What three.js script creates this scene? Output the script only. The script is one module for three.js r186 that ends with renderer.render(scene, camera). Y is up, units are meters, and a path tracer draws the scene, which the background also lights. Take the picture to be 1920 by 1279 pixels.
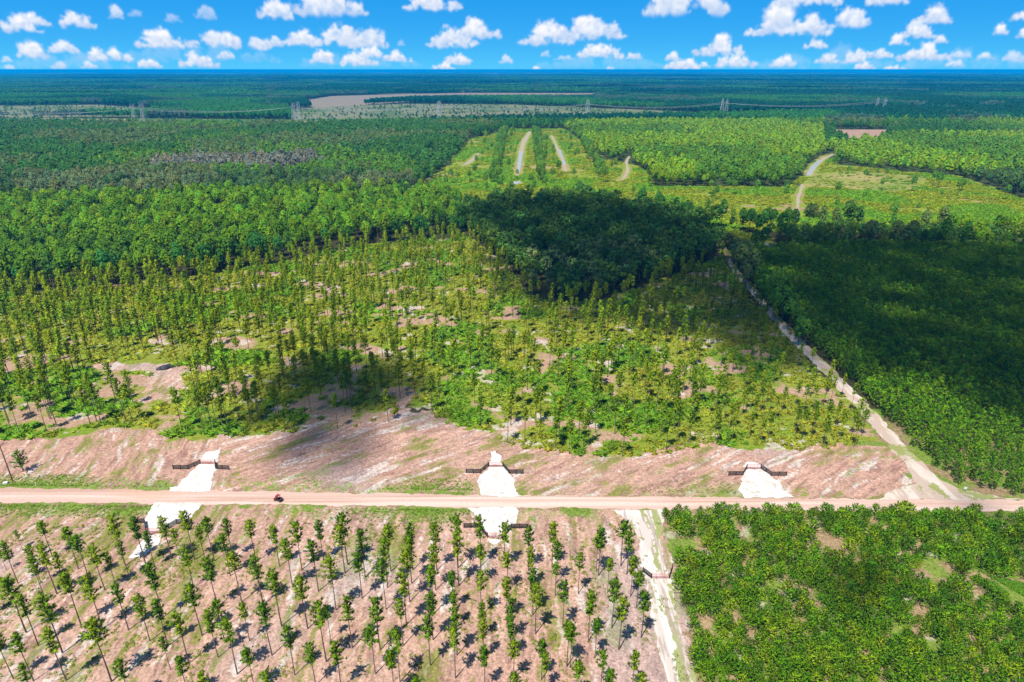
import * as THREE from 'three';
import { mergeGeometries } from 'three/addons/utils/BufferGeometryUtils.js';

// ---------------------------------------------------------------- camera, sky, sun, exposure
const scene = new THREE.Scene();
const FOCAL = 1200, CY = 639.5, EYE = 100;                          // focal length in pixels of the 1920 px wide photograph, eye height in metres
const TILT = Math.atan((CY - 130) / FOCAL), CT = Math.cos(TILT), ST = Math.sin(TILT);
const camera = new THREE.PerspectiveCamera(2 * Math.atan(CY / FOCAL) * 180 / Math.PI, 1920 / 1279, 0.5, 200000);
camera.position.set(0, EYE, 0);
camera.rotation.set(-TILT, 0, 0);
const renderer = new THREE.WebGLRenderer({ antialias: true });
renderer.toneMapping = THREE.LinearToneMapping;
const EXPOSURE = 1.7;
renderer.toneMappingExposure = EXPOSURE;
renderer.shadowMap.enabled = true;
const SUN = new THREE.Vector3(-0.218, 0.906, 0.362).normalize();
const sun = new THREE.DirectionalLight(0xfff6ea, 4.9);
sun.position.copy(SUN).multiplyScalar(3000).add(new THREE.Vector3(0, 0, -250));
sun.target.position.set(0, 0, -250);
sun.castShadow = true;
Object.assign(sun.shadow.camera, { left: -500, right: 500, top: 500, bottom: -500, near: 10, far: 6000 });
sun.shadow.mapSize.set(4096, 4096);
scene.add(sun, sun.target);
scene.fog = new THREE.FogExp2(new THREE.Color().setRGB(0.0, 0.4, 0.95), 0.000085);

// ---------------------------------------------------------------- numbers
function rng(seed) { let a = seed >>> 0; return () => { a = (a + 0x6D2B79F5) >>> 0; let t = a; t = Math.imul(t ^ (t >>> 15), t | 1); t ^= t + Math.imul(t ^ (t >>> 7), t | 61); return ((t ^ (t >>> 14)) >>> 0) / 4294967296; }; }
const PERM = new Float32Array(65536); { const r = rng(77); for (let i = 0; i < 65536; i++) PERM[i] = r(); }
function noise(x, y) {
  const xi = Math.floor(x), yi = Math.floor(y); let fx = x - xi, fy = y - yi; fx = fx * fx * (3 - 2 * fx); fy = fy * fy * (3 - 2 * fy);
  const a = PERM[(xi * 157 + yi * 7919) & 65535], b = PERM[(xi * 157 + 157 + yi * 7919) & 65535], c = PERM[(xi * 157 + yi * 7919 + 7919) & 65535], d = PERM[(xi * 157 + 157 + yi * 7919 + 7919) & 65535];
  return a + (b - a) * fx + (c - a) * fy + (a - b - c + d) * fx * fy;
}
function fbm(x, y, o = 4) { let s = 0, a = 0.5, t = 0; for (let i = 0; i < o; i++) { s += a * noise(x, y); t += a; a *= 0.5; x = x * 2.03 + 17.3; y = y * 2.03 + 5.1; } return s / t; }
const clamp = (x, a = 0, b = 1) => x < a ? a : x > b ? b : x, sstep = (a, b, x) => { x = clamp((x - a) / (b - a)); return x * x * (3 - 2 * x); }, lerp = (a, b, t) => a + (b - a) * t;
// a spot of the photograph (1920 x 1279) -> the point of the ground (or of the level h) seen there
function G(px, py, h = 0) {
  const u = (px - 960) / FOCAL, v = (py - CY) / FOCAL, dy = -v * CT - ST, dz = -CT + v * ST, t = (EYE - h) / -dy;
  return [u * t, dz * t];
}
function seenAt(x, y, z) { const q = y - EYE, d = -q * ST - z * CT; return [960 + FOCAL * x / d, CY - FOCAL * (q * CT - z * ST) / d]; }
const poly = (pts) => { const p = pts.map((a) => G(a[0], a[1])); p.box = [Math.min(...p.map((a) => a[0])), Math.max(...p.map((a) => a[0])), Math.min(...p.map((a) => a[1])), Math.max(...p.map((a) => a[1]))]; return p; };
function inside(p, x, z) {
  const b = p.box; if (x < b[0] || x > b[1] || z < b[2] || z > b[3]) return false;
  let c = false; for (let i = 0, j = p.length - 1; i < p.length; j = i++) { const [xi, zi] = p[i], [xj, zj] = p[j]; if ((zi > z) !== (zj > z) && x < (xj - xi) * (z - zi) / (zj - zi) + xi) c = !c; }
  return c;
}

// ---------------------------------------------------------------- the sky: air and fair-weather cumulus
function makeSky() {
  const W = 4096, H = 2048, data = new Float32Array(W * H * 4), r = rng(5);
  for (let j = 0; j < H; j++) {
    const el = ((j + 0.5) / H - 0.5) * 180, e = Math.max(el, 0), t = 1 - Math.exp(-e / 3.2), t2 = 1 - Math.exp(-e / 28);
    const R = lerp(lerp(0.1, 0.002, t), 0.035, t2), Gn = lerp(lerp(0.6, 0.34, t), 0.16, t2), B = lerp(lerp(1.0, 0.97, t), 0.42, t2);
    for (let i = 0; i < W; i++) { const k = (j * W + i) * 4; data[k] = R; data[k + 1] = Gn; data[k + 2] = B; data[k + 3] = 1; }
  }
  // a cloud: heap of lumps over a flat base; az, el of its middle and its width, height in degrees
  function cloud(az, el, w, h, solid, seed) {
    const q = rng(seed), n = Math.max(3, Math.round(2.5 + w / h * 1.6)), lumps = [], up = el > 25 ? 0 : 1;
    for (let i = 0; i < n; i++) { const f = n > 1 ? i / (n - 1) : 0.5, mid = 1 - Math.abs(2 * f - 1) ** 1.6 * 0.62, rr = h * (0.42 + 0.28 * q()) * mid; lumps.push([lerp(-w / 2 + Math.max(rr, w / n * 0.82) * 0.8, w / 2 - Math.max(rr, w / n * 0.82) * 0.8, clamp(f + (q() - 0.5) * 0.22)), up ? -h / 2 + rr * (0.55 + 0.75 * q() * mid) : (q() - 0.5) * h * 0.45, rr, Math.max(rr, w / n * 0.82)]); }
    const cosE = Math.max(0.05, Math.cos(el * Math.PI / 180)), j0 = Math.max(H / 2, Math.floor(((el - h) / 180 + 0.5) * H)), j1 = Math.min(H - 1, Math.ceil(((el + h) / 180 + 0.5) * H));
    const iw = Math.ceil((w * 0.75 / cosE) / 360 * W), ic = (az / 360 + 0.5) * W;
    for (let j = j0; j <= j1; j++) for (let ii = -iw; ii <= iw; ii++) {
      const i = ((Math.floor(ic) + ii) % W + W) % W, X = ((Math.floor(ic) + ii + 0.5 - ic) / W * 360) * cosE, Y = ((j + 0.5) / H - 0.5) * 180 - el;
      const s = 3.4 / h, nx = X * s + seed * 3.7, ny = Y * s + seed * 1.3, wx = (fbm(nx, ny, 4) - 0.5) * h * 0.62, wy = (fbm(nx + 40, ny + 9, 4) - 0.5) * h * 0.55;
      let d = -9; for (const [lx, ly, lr, lrx] of lumps) { const D = 1 - Math.hypot((X + wx - lx) / lrx, (Y + wy - ly) / lr); if (D > d) d = D; }
      d += (fbm(nx * 3.1, ny * 3.1, 3) - 0.5) * 0.35;
      let a = sstep(-0.08, 0.5, d); if (up) a *= sstep(-0.62, -0.4, Y / h + (noise(nx * 1.7, 3) - 0.5) * 0.16); a *= solid; if (a <= 0.003) continue;
      const lit = clamp(0.42 + Y / h * 0.95 + (fbm(nx * 1.5 - 0.25, ny * 1.5 + 0.3, 4) - 0.5) * 1.25 + (up ? 0.08 : 0.2)), k = (j * W + i) * 4;
      const c = [lerp(0.5, 1.0, lit), lerp(0.66, 1.0, lit), lerp(0.92, 1.03, lit)];
      for (let m = 0; m < 3; m++) data[k + m] = lerp(data[k + m], c[m], a);
    }
  }
  // the cumulus in view: left, right, top, bottom as seen, and how solid
  const C = [[0, 75, 35, 62], [38, 92, 27, 48], [110, 176, 20, 52], [203, 232, 15, 35, .7], [240, 266, 18, 31, .35], [308, 338, 24, 42, .4], [366, 408, 12, 38, .45], [484, 550, -2, 39], [548, 682, -26, 31], [250, 348, 55, 92], [350, 502, 57, 93], [504, 532, 70, 88, .8], [528, 606, 56, 86], [582, 692, 38, 89], [658, 730, 50, 93, .9], [744, 760, 74, 86, .4], [760, 860, -18, 20], [803, 892, 54, 91], [862, 940, 36, 73], [582, 628, 93, 120], [638, 704, 96, 124], [674, 722, 91, 109], [720, 772, 98, 116], [832, 882, 98, 122], [938, 962, 104, 119, .7], [27, 86, 79, 111], [86, 150, 77, 101, .9], [163, 244, 90, 116], [96, 123, 112, 130, .8], [152, 180, 116, 128, .8], [256, 300, 109, 128], [338, 408, 97, 127], [406, 440, 94, 111, .8], [0, 25, 107, 117, .6], [8, 28, 120, 132, .7], [806, 854, 119, 132], [980, 1074, 44, 85], [1046, 1182, 33, 76], [1196, 1366, -34, 29], [1084, 1170, 86, 110], [1175, 1204, 95, 111, .9], [1040, 1074, 103, 112, .6], [1013, 1031, 97, 107, .5], [998, 1014, 124, 133], [1134, 1155, 123, 132, .7], [1249, 1276, 98, 114], [1300, 1394, 74, 106], [1248, 1312, 110, 131], [1308, 1332, 116, 126, .8], [1336, 1420, 100, 127], [1394, 1434, 49, 68], [1424, 1498, 11, 66], [1468, 1558, 28, 68], [1448, 1572, -22, 13], [1628, 1704, -22, 10], [1560, 1630, 10, 52], [1510, 1552, 69, 91], [1710, 1788, 12, 45], [1680, 1764, 45, 73], [1666, 1704, 69, 85], [1750, 1778, 68, 81], [1862, 1890, 48, 65], [1896, 1930, 22, 39], [1908, 1930, 57, 71], [1444, 1492, 106, 126], [1530, 1572, 96, 119], [1584, 1627, 91, 119], [1626, 1677, 89, 110], [1684, 1782, 87, 114], [1778, 1824, 94, 109, .7], [1830, 1864, 100, 111, .8], [1604, 1642, 115, 131], [1654, 1702, 123, 132], [1774, 1808, 111, 125, .8], [1878, 1925, 94, 117, .7]];
  // thin veils between them
  for (const [l, rr, t, b] of [[170, 520, 84, 118], [560, 780, 96, 126], [1000, 1260, 104, 130], [1430, 1700, 96, 132], [1690, 1920, 96, 130], [0, 240, 100, 132]]) C.unshift([l, rr, t, b, 0.16]);
  const dirOf = (px, py) => { const u = (px - 960) / FOCAL, v = (py - CY) / FOCAL, d = [u, -v * CT - ST, -CT + v * ST], L = Math.hypot(...d); return [Math.atan2(d[2], d[0]) * 180 / Math.PI, Math.asin(d[1] / L) * 180 / Math.PI]; };
  C.forEach(([l, rr, t, b, solid = 1], i) => {
    const m = (t + b) / 2, [a0, e0] = dirOf((l + rr) / 2, m), [al] = dirOf(l, m), [ar] = dirOf(rr, m), et = dirOf((l + rr) / 2, t)[1], eb = dirOf((l + rr) / 2, b)[1];
    cloud(a0, e0, (ar - al) * 1.1, (et - eb) * 0.95, solid, 11 + i * 7);
  });
  // the same kind of sky all round and overhead
  for (let i = 0; i < 520; i++) {
    const d = 1500 * Math.pow(16, Math.sqrt(r())), az = r() * 360 - 180, el = Math.atan2(1300, d) * 180 / Math.PI, w = (350 + 900 * r()) / Math.hypot(d, 1300) * 57.3, off = Math.abs(((az + 90 + 540) % 360) - 180);
    if (off < 44 && el < 7.5) continue;
    cloud(az, el + 0.35, w, w * lerp(0.36, 0.75, clamp(el / 60)), 0.75 + 0.25 * r(), 900 + i * 5);
  }
  for (let k = 0; k < data.length; k += 4) { data[k] /= EXPOSURE; data[k + 1] /= EXPOSURE; data[k + 2] /= EXPOSURE; }
  const t = new THREE.DataTexture(data, W, H, THREE.RGBAFormat, THREE.FloatType);
  t.mapping = THREE.EquirectangularReflectionMapping; t.magFilter = t.minFilter = THREE.LinearFilter; t.needsUpdate = true;
  return t;
}
scene.background = makeSky();
scene.environment = scene.background;

// ---------------------------------------------------------------- textures and materials
const SRGB = new Uint8Array(4097); for (let i = 0; i <= 4096; i++) { const c = i / 4096; SRGB[i] = Math.round(255 * (c <= 0.0031308 ? 12.92 * c : 1.055 * Math.pow(c, 1 / 2.4) - 0.055)); }
function colourMap(w, h, f) {
  const d = new Uint8Array(w * h * 4), o = [0, 0, 0];
  for (let j = 0; j < h; j++) for (let i = 0; i < w; i++) { f(i, j, o); const k = (j * w + i) * 4; d[k] = SRGB[clamp(o[0]) * 4096 | 0]; d[k + 1] = SRGB[clamp(o[1]) * 4096 | 0]; d[k + 2] = SRGB[clamp(o[2]) * 4096 | 0]; d[k + 3] = 255; }
  const t = new THREE.DataTexture(d, w, h); t.colorSpace = THREE.SRGBColorSpace; t.magFilter = THREE.LinearFilter; t.minFilter = THREE.LinearMipmapLinearFilter; t.generateMipmaps = true; t.needsUpdate = true; return t;
}
const mat = (r, g, b, rough = 0.9, extra = {}) => new THREE.MeshStandardMaterial({ color: new THREE.Color().setRGB(r, g, b), roughness: rough, ...extra });
const leafMat = (r, g, b) => new THREE.MeshPhysicalMaterial({ color: new THREE.Color().setRGB(r, g, b), roughness: 1, transmission: 0.3, thickness: 0, ior: 1.3, specularIntensity: 0.1, side: THREE.DoubleSide, vertexColors: true });
const taken = {};
const numbered = (name) => { const n = taken[name] = (taken[name] ?? -1) + 1; return n ? name + '_' + String(n).padStart(3, '0') : name; };
function tag(o, label, category, group, kind) { if (label) o.userData.label = label; if (category) o.userData.category = category; if (group) o.userData.group = group; if (kind) o.userData.kind = kind; return o; }
function put(name, geometry, material, parent = scene) { const m = new THREE.Mesh(geometry, material); m.name = parent === scene ? numbered(name) : name; m.castShadow = m.receiveShadow = true; parent.add(m); return m; }
function thing(name, x, y, z, turn = 0) { const g = new THREE.Group(); g.name = numbered(name); g.position.set(x, y, z); g.rotation.y = turn; scene.add(g); return g; }
const ord = (n) => n + (n % 100 > 10 && n % 100 < 14 ? 'th' : ['th', 'st', 'nd', 'rd'][n % 10] ?? 'th');

// ---------------------------------------------------------------- how the land is divided
const LAND = {
  fore: poly([[-500, 1900], [1360, 1900], [1290, 1279], [1262, 1085], [1240, 955], [-500, 940]]),
  clear: poly([[-500, 925], [1790, 940], [1715, 890], [1650, 826], [1600, 836], [1500, 842], [1420, 832], [1330, 832], [1200, 856], [1060, 850], [960, 836], [900, 802], [830, 790], [790, 770], [765, 728], [735, 768], [740, 790], [640, 802], [480, 814], [330, 817], [200, 800], [60, 822], [-500, 860]]),
  stand: poly([[-500, 862], [60, 824], [200, 802], [330, 819], [480, 816], [640, 804], [740, 792], [765, 735], [830, 792], [900, 804], [960, 838], [1060, 852], [1200, 858], [1330, 834], [1420, 834], [1500, 844], [1600, 838], [1632, 815], [1590, 752], [1500, 660], [1420, 574], [1366, 505], [1355, 480], [1330, 490], [1150, 560], [1080, 575], [1000, 560], [950, 500], [880, 445], [700, 458], [600, 474], [520, 494], [400, 514], [260, 530], [130, 545], [-500, 575]]),
  tall: poly([[-500, 573], [130, 543], [260, 528], [400, 512], [520, 492], [600, 472], [700, 456], [860, 442], [866, 402], [830, 378], [640, 376], [300, 386], [-500, 398]]),
  hardwood: poly([[866, 400], [884, 446], [950, 500], [1000, 560], [1080, 575], [1150, 560], [1330, 490], [1350, 470], [1320, 430], [1260, 412], [1120, 385], [980, 382]]),
  planted: poly([[1376, 490], [1460, 474], [1600, 468], [2300, 478], [2400, 939], [1920, 934], [1800, 910], [1765, 890], [1725, 850], [1645, 768], [1600, 722], [1505, 632], [1436, 562], [1405, 525]]),
  young: poly([[1240, 957], [1300, 957], [1920, 959], [2400, 962], [2600, 1900], [1420, 1900], [1312, 1290], [1272, 1120], [1264, 1070], [1250, 1010]]),
  swamp: poly([[1400, 444], [1460, 440], [1600, 438], [1900, 448], [2300, 458], [2300, 474], [1600, 464], [1500, 470], [1440, 470], [1480, 456]]),
  glade: poly([[1290, 425], [1360, 430], [1440, 446], [1470, 462], [1440, 472], [1372, 486], [1352, 480], [1345, 470], [1318, 440]]),
  regrowth: poly([[700, 378], [800, 345], [850, 300], [880, 262], [960, 242], [1060, 242], [1120, 290], [1215, 322], [1225, 350], [1480, 352], [1530, 300], [1560, 285], [1566, 310], [1790, 330], [1930, 378], [2100, 400], [2100, 450], [1900, 444], [1650, 440], [1560, 436], [1400, 432], [1330, 422], [1240, 402], [1120, 388], [1000, 384], [866, 398]]),
  straw: poly([[1490, 352], [1525, 325], [1600, 320], [1740, 332], [1730, 350], [1680, 362], [1560, 352]]),
  grey: poly([[280, 334], [300, 314], [380, 306], [470, 310], [590, 300], [612, 322], [500, 336], [400, 330]]),
  cypress: poly([[-300, 396], [300, 386], [640, 376], [860, 376], [800, 350], [640, 346], [300, 346], [-300, 352]]),
  cypress2: poly([[1730, 345], [1930, 378], [2100, 398], [2100, 372], [1900, 345], [1760, 330]]),
  westwood: poly([[-300, 352], [300, 346], [640, 346], [800, 350], [850, 300], [880, 262], [940, 243], [900, 236], [546, 241], [270, 239], [-300, 243]]),
  eastwood: poly([[1060, 242], [1120, 290], [1215, 322], [1225, 350], [1480, 352], [1530, 300], [1566, 286], [1566, 310], [1790, 330], [1930, 378], [2200, 410], [2200, 262], [1700, 262], [1545, 284], [1540, 236], [1200, 228]]),
  cutover: poly([[1545, 243], [1666, 243], [1650, 282], [1600, 284]]),
  pasture: poly([[566, 189], [620, 180], [760, 176], [880, 174], [1128, 174.5], [1110, 187], [900, 188], [780, 190], [690, 196], [640, 206], [590, 206]]),
  marsh: poly([[540, 205], [620, 200], [760, 194], [960, 196], [1160, 204], [1300, 210], [1290, 224], [1000, 222], [780, 226], [640, 227], [550, 224]]),
  marsh2: poly([[-300, 196], [40, 198], [180, 196], [330, 206], [260, 219], [60, 221], [-300, 219]]),
  line: poly([[-300, 226], [0, 221], [270, 222], [546, 224], [820, 219], [1100, 214], [1385, 212], [1655, 206], [2200, 198], [2200, 203], [1655, 212], [1385, 224], [1100, 229], [820, 235], [546, 241], [270, 239], [0, 238], [-300, 243]]),
};
const BARE = poly([[150, 690], [180, 683], [290, 672], [328, 688], [348, 720], [322, 758], [236, 756], [292, 700], [180, 694]]);
const MOUND = poly([[1795, 1068], [1850, 1078], [1960, 1105], [1980, 1180], [1900, 1140], [1850, 1105]]);
const bareness = (x, z) => fbm(x * 0.085 + 31, z * 0.11, 3) - sstep(-185, -290, z) * 0.065 + sstep(-40, -110, x) * sstep(-250, -205, z) * 0.07 - sstep(-60, 40, x) * 0.035 - 0.015;
const at = (x, z) => { for (const k in LAND) if (inside(LAND[k], x, z)) return k; return 'forest'; };

// ---------------------------------------------------------------- the ground: one sheet to the horizon, three scales of soil
const A0 = [-256, 256, -564, -52], B0 = [-1900, 1900, -3700, 100], FAR = 40000;
function mask(p, box, n = 1024, soft = 2) {                          // soft-edged coverage of a parcel over a box of ground
  const m = new Float32Array(n * n), [x0, x1, z0, z1] = box;
  for (let j = 0; j < n; j++) {
    const z = z0 + (j + 0.5) / n * (z1 - z0), xs = [];
    for (let a = 0, b = p.length - 1; a < p.length; b = a++) { const [xa, za] = p[a], [xb, zb] = p[b]; if ((za > z) !== (zb > z)) xs.push((xb - xa) * (z - za) / (zb - za) + xa); }
    xs.sort((a, b) => a - b);
    for (let k = 0; k + 1 < xs.length; k += 2) for (let i = Math.max(0, Math.ceil((xs[k] - x0) / (x1 - x0) * n - 0.5)), e = Math.min(n - 1, Math.floor((xs[k + 1] - x0) / (x1 - x0) * n - 0.5)); i <= e; i++) m[j * n + i] = 1;
  }
  return (x, z) => {
    const u = (x - x0) / (x1 - x0) * n - 0.5, v = (z - z0) / (z1 - z0) * n - 0.5, i = clamp(Math.floor(u), 0, n - 2), j = clamp(Math.floor(v), 0, n - 2), f = clamp(u - i), g = clamp(v - j), k = j * n + i;
    return (m[k] * (1 - f) + m[k + 1] * f) * (1 - g) + (m[k + n] * (1 - f) + m[k + n + 1] * f) * g;
  };
}
const STRAW = [0.315, 0.185, 0.14], STRAW2 = [0.385, 0.26, 0.2], SAND = [0.42, 0.37, 0.33], GRASS = [0.10, 0.185, 0.014], OLIVE = [0.17, 0.2, 0.025], LITTER = [0.04, 0.04, 0.018], TAN = [0.25, 0.18, 0.105];
const mixTo = (o, c, t) => { o[0] += (c[0] - o[0]) * t; o[1] += (c[1] - o[1]) * t; o[2] += (c[2] - o[2]) * t; };
const road0 = G(0, 928), road1 = G(1920, 948), roadAt = (x) => lerp(road0[1], road1[1], (x - road0[0]) / (road1[0] - road0[0]));
function nearSoil() {
  const M = {}; for (const k of ['fore', 'clear', 'stand', 'young', 'planted', 'regrowth', 'glade', 'hardwood', 'tall']) M[k] = mask(LAND[k], A0);
  const bare = mask(BARE, A0), n = 2048, [x0, x1, z0, z1] = A0;
  return colourMap(n, n, (i, j, o) => {
    const x = x0 + (i + 0.5) / n * (x1 - x0), z = z0 + (j + 0.5) / n * (z1 - z0);
    const wx = x + (noise(x * 0.12, z * 0.12) - 0.5) * 9 + (noise(x * 0.7, z * 0.7) - 0.5) * 2.4, wz = z + (noise(x * 0.12 + 50, z * 0.12) - 0.5) * 9 + (noise(x * 0.7 + 9, z * 0.7) - 0.5) * 2.4;
    const fore = M.fore(wx, wz), clear = M.clear(wx, wz), stand = M.stand(wx, wz), young = M.young(wx, wz), open = Math.max(M.regrowth(wx, wz), M.glade(wx, wz)), under = Math.max(M.planted(wx, wz), M.hardwood(wx, wz), M.tall(wx, wz));
    o[0] = LITTER[0]; o[1] = LITTER[1]; o[2] = LITTER[2]; if (z > -180) { mixTo(o, TAN, sstep(-180, -165, z) * 0.8); mixTo(o, GRASS, sstep(0.4, 0.6, fbm(x * 0.3, z * 0.3, 3)) * 0.8); }
    const big = fbm(x * 0.02, z * 0.02, 3), mid = fbm(x * 0.11 + 7, z * 0.11, 3), fine = PERM[(i * 73 + j * 9311) & 65535], grit = noise(x * 1.9, z * 1.9);
    if (stand > 0.01) { const c = [...OLIVE]; mixTo(c, GRASS, sstep(0.4, 0.7, mid) * 0.6); mixTo(c, [0.30, 0.2, 0.135], sstep(0.57, 0.67, bareness(x, z))); mixTo(c, SAND, sstep(0.66, 0.76, fbm(x * 0.16 + 3, z * 0.2 + 8, 3)) * 0.7); mixTo(o, c, stand); }
    if (young > 0.01) { const c = [...TAN]; mixTo(c, GRASS, sstep(0.42, 0.6, fbm(x * 0.25, z * 0.25, 3)) * 0.8); mixTo(c, SAND, sstep(0.66, 0.78, fbm(x * 0.3 + 9, z * 0.3, 3)) * 0.5); mixTo(o, c, young); }
    if (open > 0.01) { const c = [0.16, 0.21, 0.025]; mixTo(c, TAN, sstep(0.5, 0.66, mid)); mixTo(o, c, open); }
    const soil = Math.max(fore, clear, bare(wx, wz));
    if (soil > 0.01) {
      // pine straw over pale sand, raked into streaks along the old rows
      const turn = clear > fore ? (x + 18 * noise(x * 0.05, z * 0.05) < -72 ? 0.2 : -0.96) : -0.04, cs = Math.cos(turn), sn = Math.sin(turn), ax = x * cs - z * sn, az = x * sn + z * cs;
      const c = [...STRAW]; mixTo(c, STRAW2, big);
      const streak = fbm(ax * 0.8 + (noise(x * 0.1, z * 0.1) - 0.5) * 3, az * 0.12 + 3, 4), patch = fbm(x * 0.028 + 13, z * 0.028, 3);
      const bright = clear > fore ? sstep(0.42, 0.6, patch) * 0.12 + sstep(30, 120, x) * 0.05 : sstep(0.45, 0.62, patch) * 0.06;
      mixTo(c, SAND, sstep(0.645 - bright, 0.74 - bright, streak + (grit - 0.5) * 0.2) * 0.85);
      mixTo(c, [0.17, 0.085, 0.07], sstep(0.6, 0.72, fbm(ax * 0.9 + 40, az * 0.2, 4)) * 0.5);
      const weeds = fore > clear ? fbm(ax * 0.5 + 70, az * 0.12, 4) + sstep(0.45, 0.62, fbm(x * 0.035 + 3, z * 0.035 + 60, 2)) * 0.13 + sstep(20, -60, x) * 0.012 : fbm(ax * 0.3 + 70, az * 0.1, 4);
      mixTo(c, [0.13, 0.145, 0.025], sstep(0.62, 0.72, weeds - (fore > clear ? 0.025 : 0.01) + (grit - 0.5) * 0.34 + (fine - 0.5) * 0.12) * 0.85);
      const rake = 0.74 + 0.55 * fbm(ax * 1.5 + 5, az * 0.22 + 60, 3); c[0] *= rake; c[1] *= rake; c[2] *= rake; mixTo(c, [0.3, 0.255, 0.255], sstep(0.56, 0.72, patch) * 0.4);
      // grass along the road's verges
      const off = Math.abs(z - roadAt(x)), verge = sstep(9.5, 4.5, off + (noise(x * 0.25, z * 0.4) - 0.5) * 5 + (fine - 0.5) * 2) * sstep(0.5, 0.66, fbm(x * 0.05 + 1, z * 0.02, 2) + sstep(10, -70, x) * 0.2 + (grit - 0.5) * 0.4 + (mid - 0.5) * 0.5);
      mixTo(c, GRASS, verge * (x > -10 ? 0.5 : 0.85));
      mixTo(o, c, soil * sstep(0.9, 0.3, under) );
    }
    const g = 0.6 + 0.62 * fine + (grit - 0.5) * 0.35; o[0] *= g; o[1] *= g; o[2] *= g;
  });
}
function midSoil() {
  const M = {}; for (const k of ['stand', 'planted', 'regrowth', 'straw', 'cutover', 'pasture', 'marsh', 'marsh2', 'line', 'glade', 'tall']) M[k] = mask(LAND[k], B0, 2048);
  const n = 2048, [x0, x1, z0, z1] = B0;
  return colourMap(n, n, (i, j, o) => {
    const x = x0 + (i + 0.5) / n * (x1 - x0), z = z0 + (j + 0.5) / n * (z1 - z0), wx = x + (noise(x * 0.03, z * 0.03) - 0.5) * 22, wz = z + (noise(x * 0.03 + 50, z * 0.03) - 0.5) * 22;
    o[0] = 0.04; o[1] = 0.06; o[2] = 0.02;
    const mid = fbm(x * 0.02 + 7, z * 0.02, 4), fine = PERM[(i * 73 + j * 9311) & 65535];
    let t; if ((t = M.stand(wx, wz)) > 0.01) { const c = [...OLIVE]; mixTo(c, [0.30, 0.2, 0.135], sstep(0.57, 0.67, bareness(x, z))); mixTo(o, c, t); }
    if ((t = Math.max(M.regrowth(wx, wz), M.glade(wx, wz))) > 0.01) { const c = [0.16, 0.21, 0.025]; mixTo(c, [0.24, 0.21, 0.075], sstep(0.56, 0.7, mid)); mixTo(o, c, t); }
    if ((t = M.straw(wx, wz)) > 0.01) { const c = [0.24, 0.22, 0.075]; mixTo(c, [0.16, 0.19, 0.04], sstep(0.42, 0.6, mid)); mixTo(o, c, t); }
    if ((t = M.cutover(x, z)) > 0.01) mixTo(o, [0.28, 0.185, 0.14], t);
    if ((t = M.pasture(wx, wz)) > 0.01) mixTo(o, [0.18, 0.155, 0.115], t);
    if ((t = Math.max(M.marsh(wx, wz), M.marsh2(wx, wz))) > 0.01) { const c = [0.14, 0.15, 0.085]; mixTo(c, [0.07, 0.11, 0.04], sstep(0.5, 0.64, mid)); mixTo(o, c, t); }
    if ((t = M.line(x, z)) > 0.01) { const c = [0.06, 0.12, 0.035]; mixTo(c, [0.19, 0.175, 0.09], sstep(0.5, 0.62, mid)); mixTo(o, c, t); }
    const g = 0.7 + 0.45 * fine; o[0] *= g; o[1] *= g; o[2] *= g;
  });
}
function farHazedSoil() {
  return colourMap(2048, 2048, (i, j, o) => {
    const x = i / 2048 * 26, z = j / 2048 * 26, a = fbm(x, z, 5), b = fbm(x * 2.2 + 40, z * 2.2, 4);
    o[0] = 0.008; o[1] = 0.05; o[2] = 0.032;  // far floor colours, with blue-teal haze painted in
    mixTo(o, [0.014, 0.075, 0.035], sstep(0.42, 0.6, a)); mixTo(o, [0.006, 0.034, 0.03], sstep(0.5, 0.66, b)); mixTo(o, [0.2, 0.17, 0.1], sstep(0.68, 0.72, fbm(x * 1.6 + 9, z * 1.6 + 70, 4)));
    const g = 0.75 + 0.4 * PERM[(i * 73 + j * 9311) & 65535]; o[0] *= g; o[1] *= g; o[2] *= g;
  });
}
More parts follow.
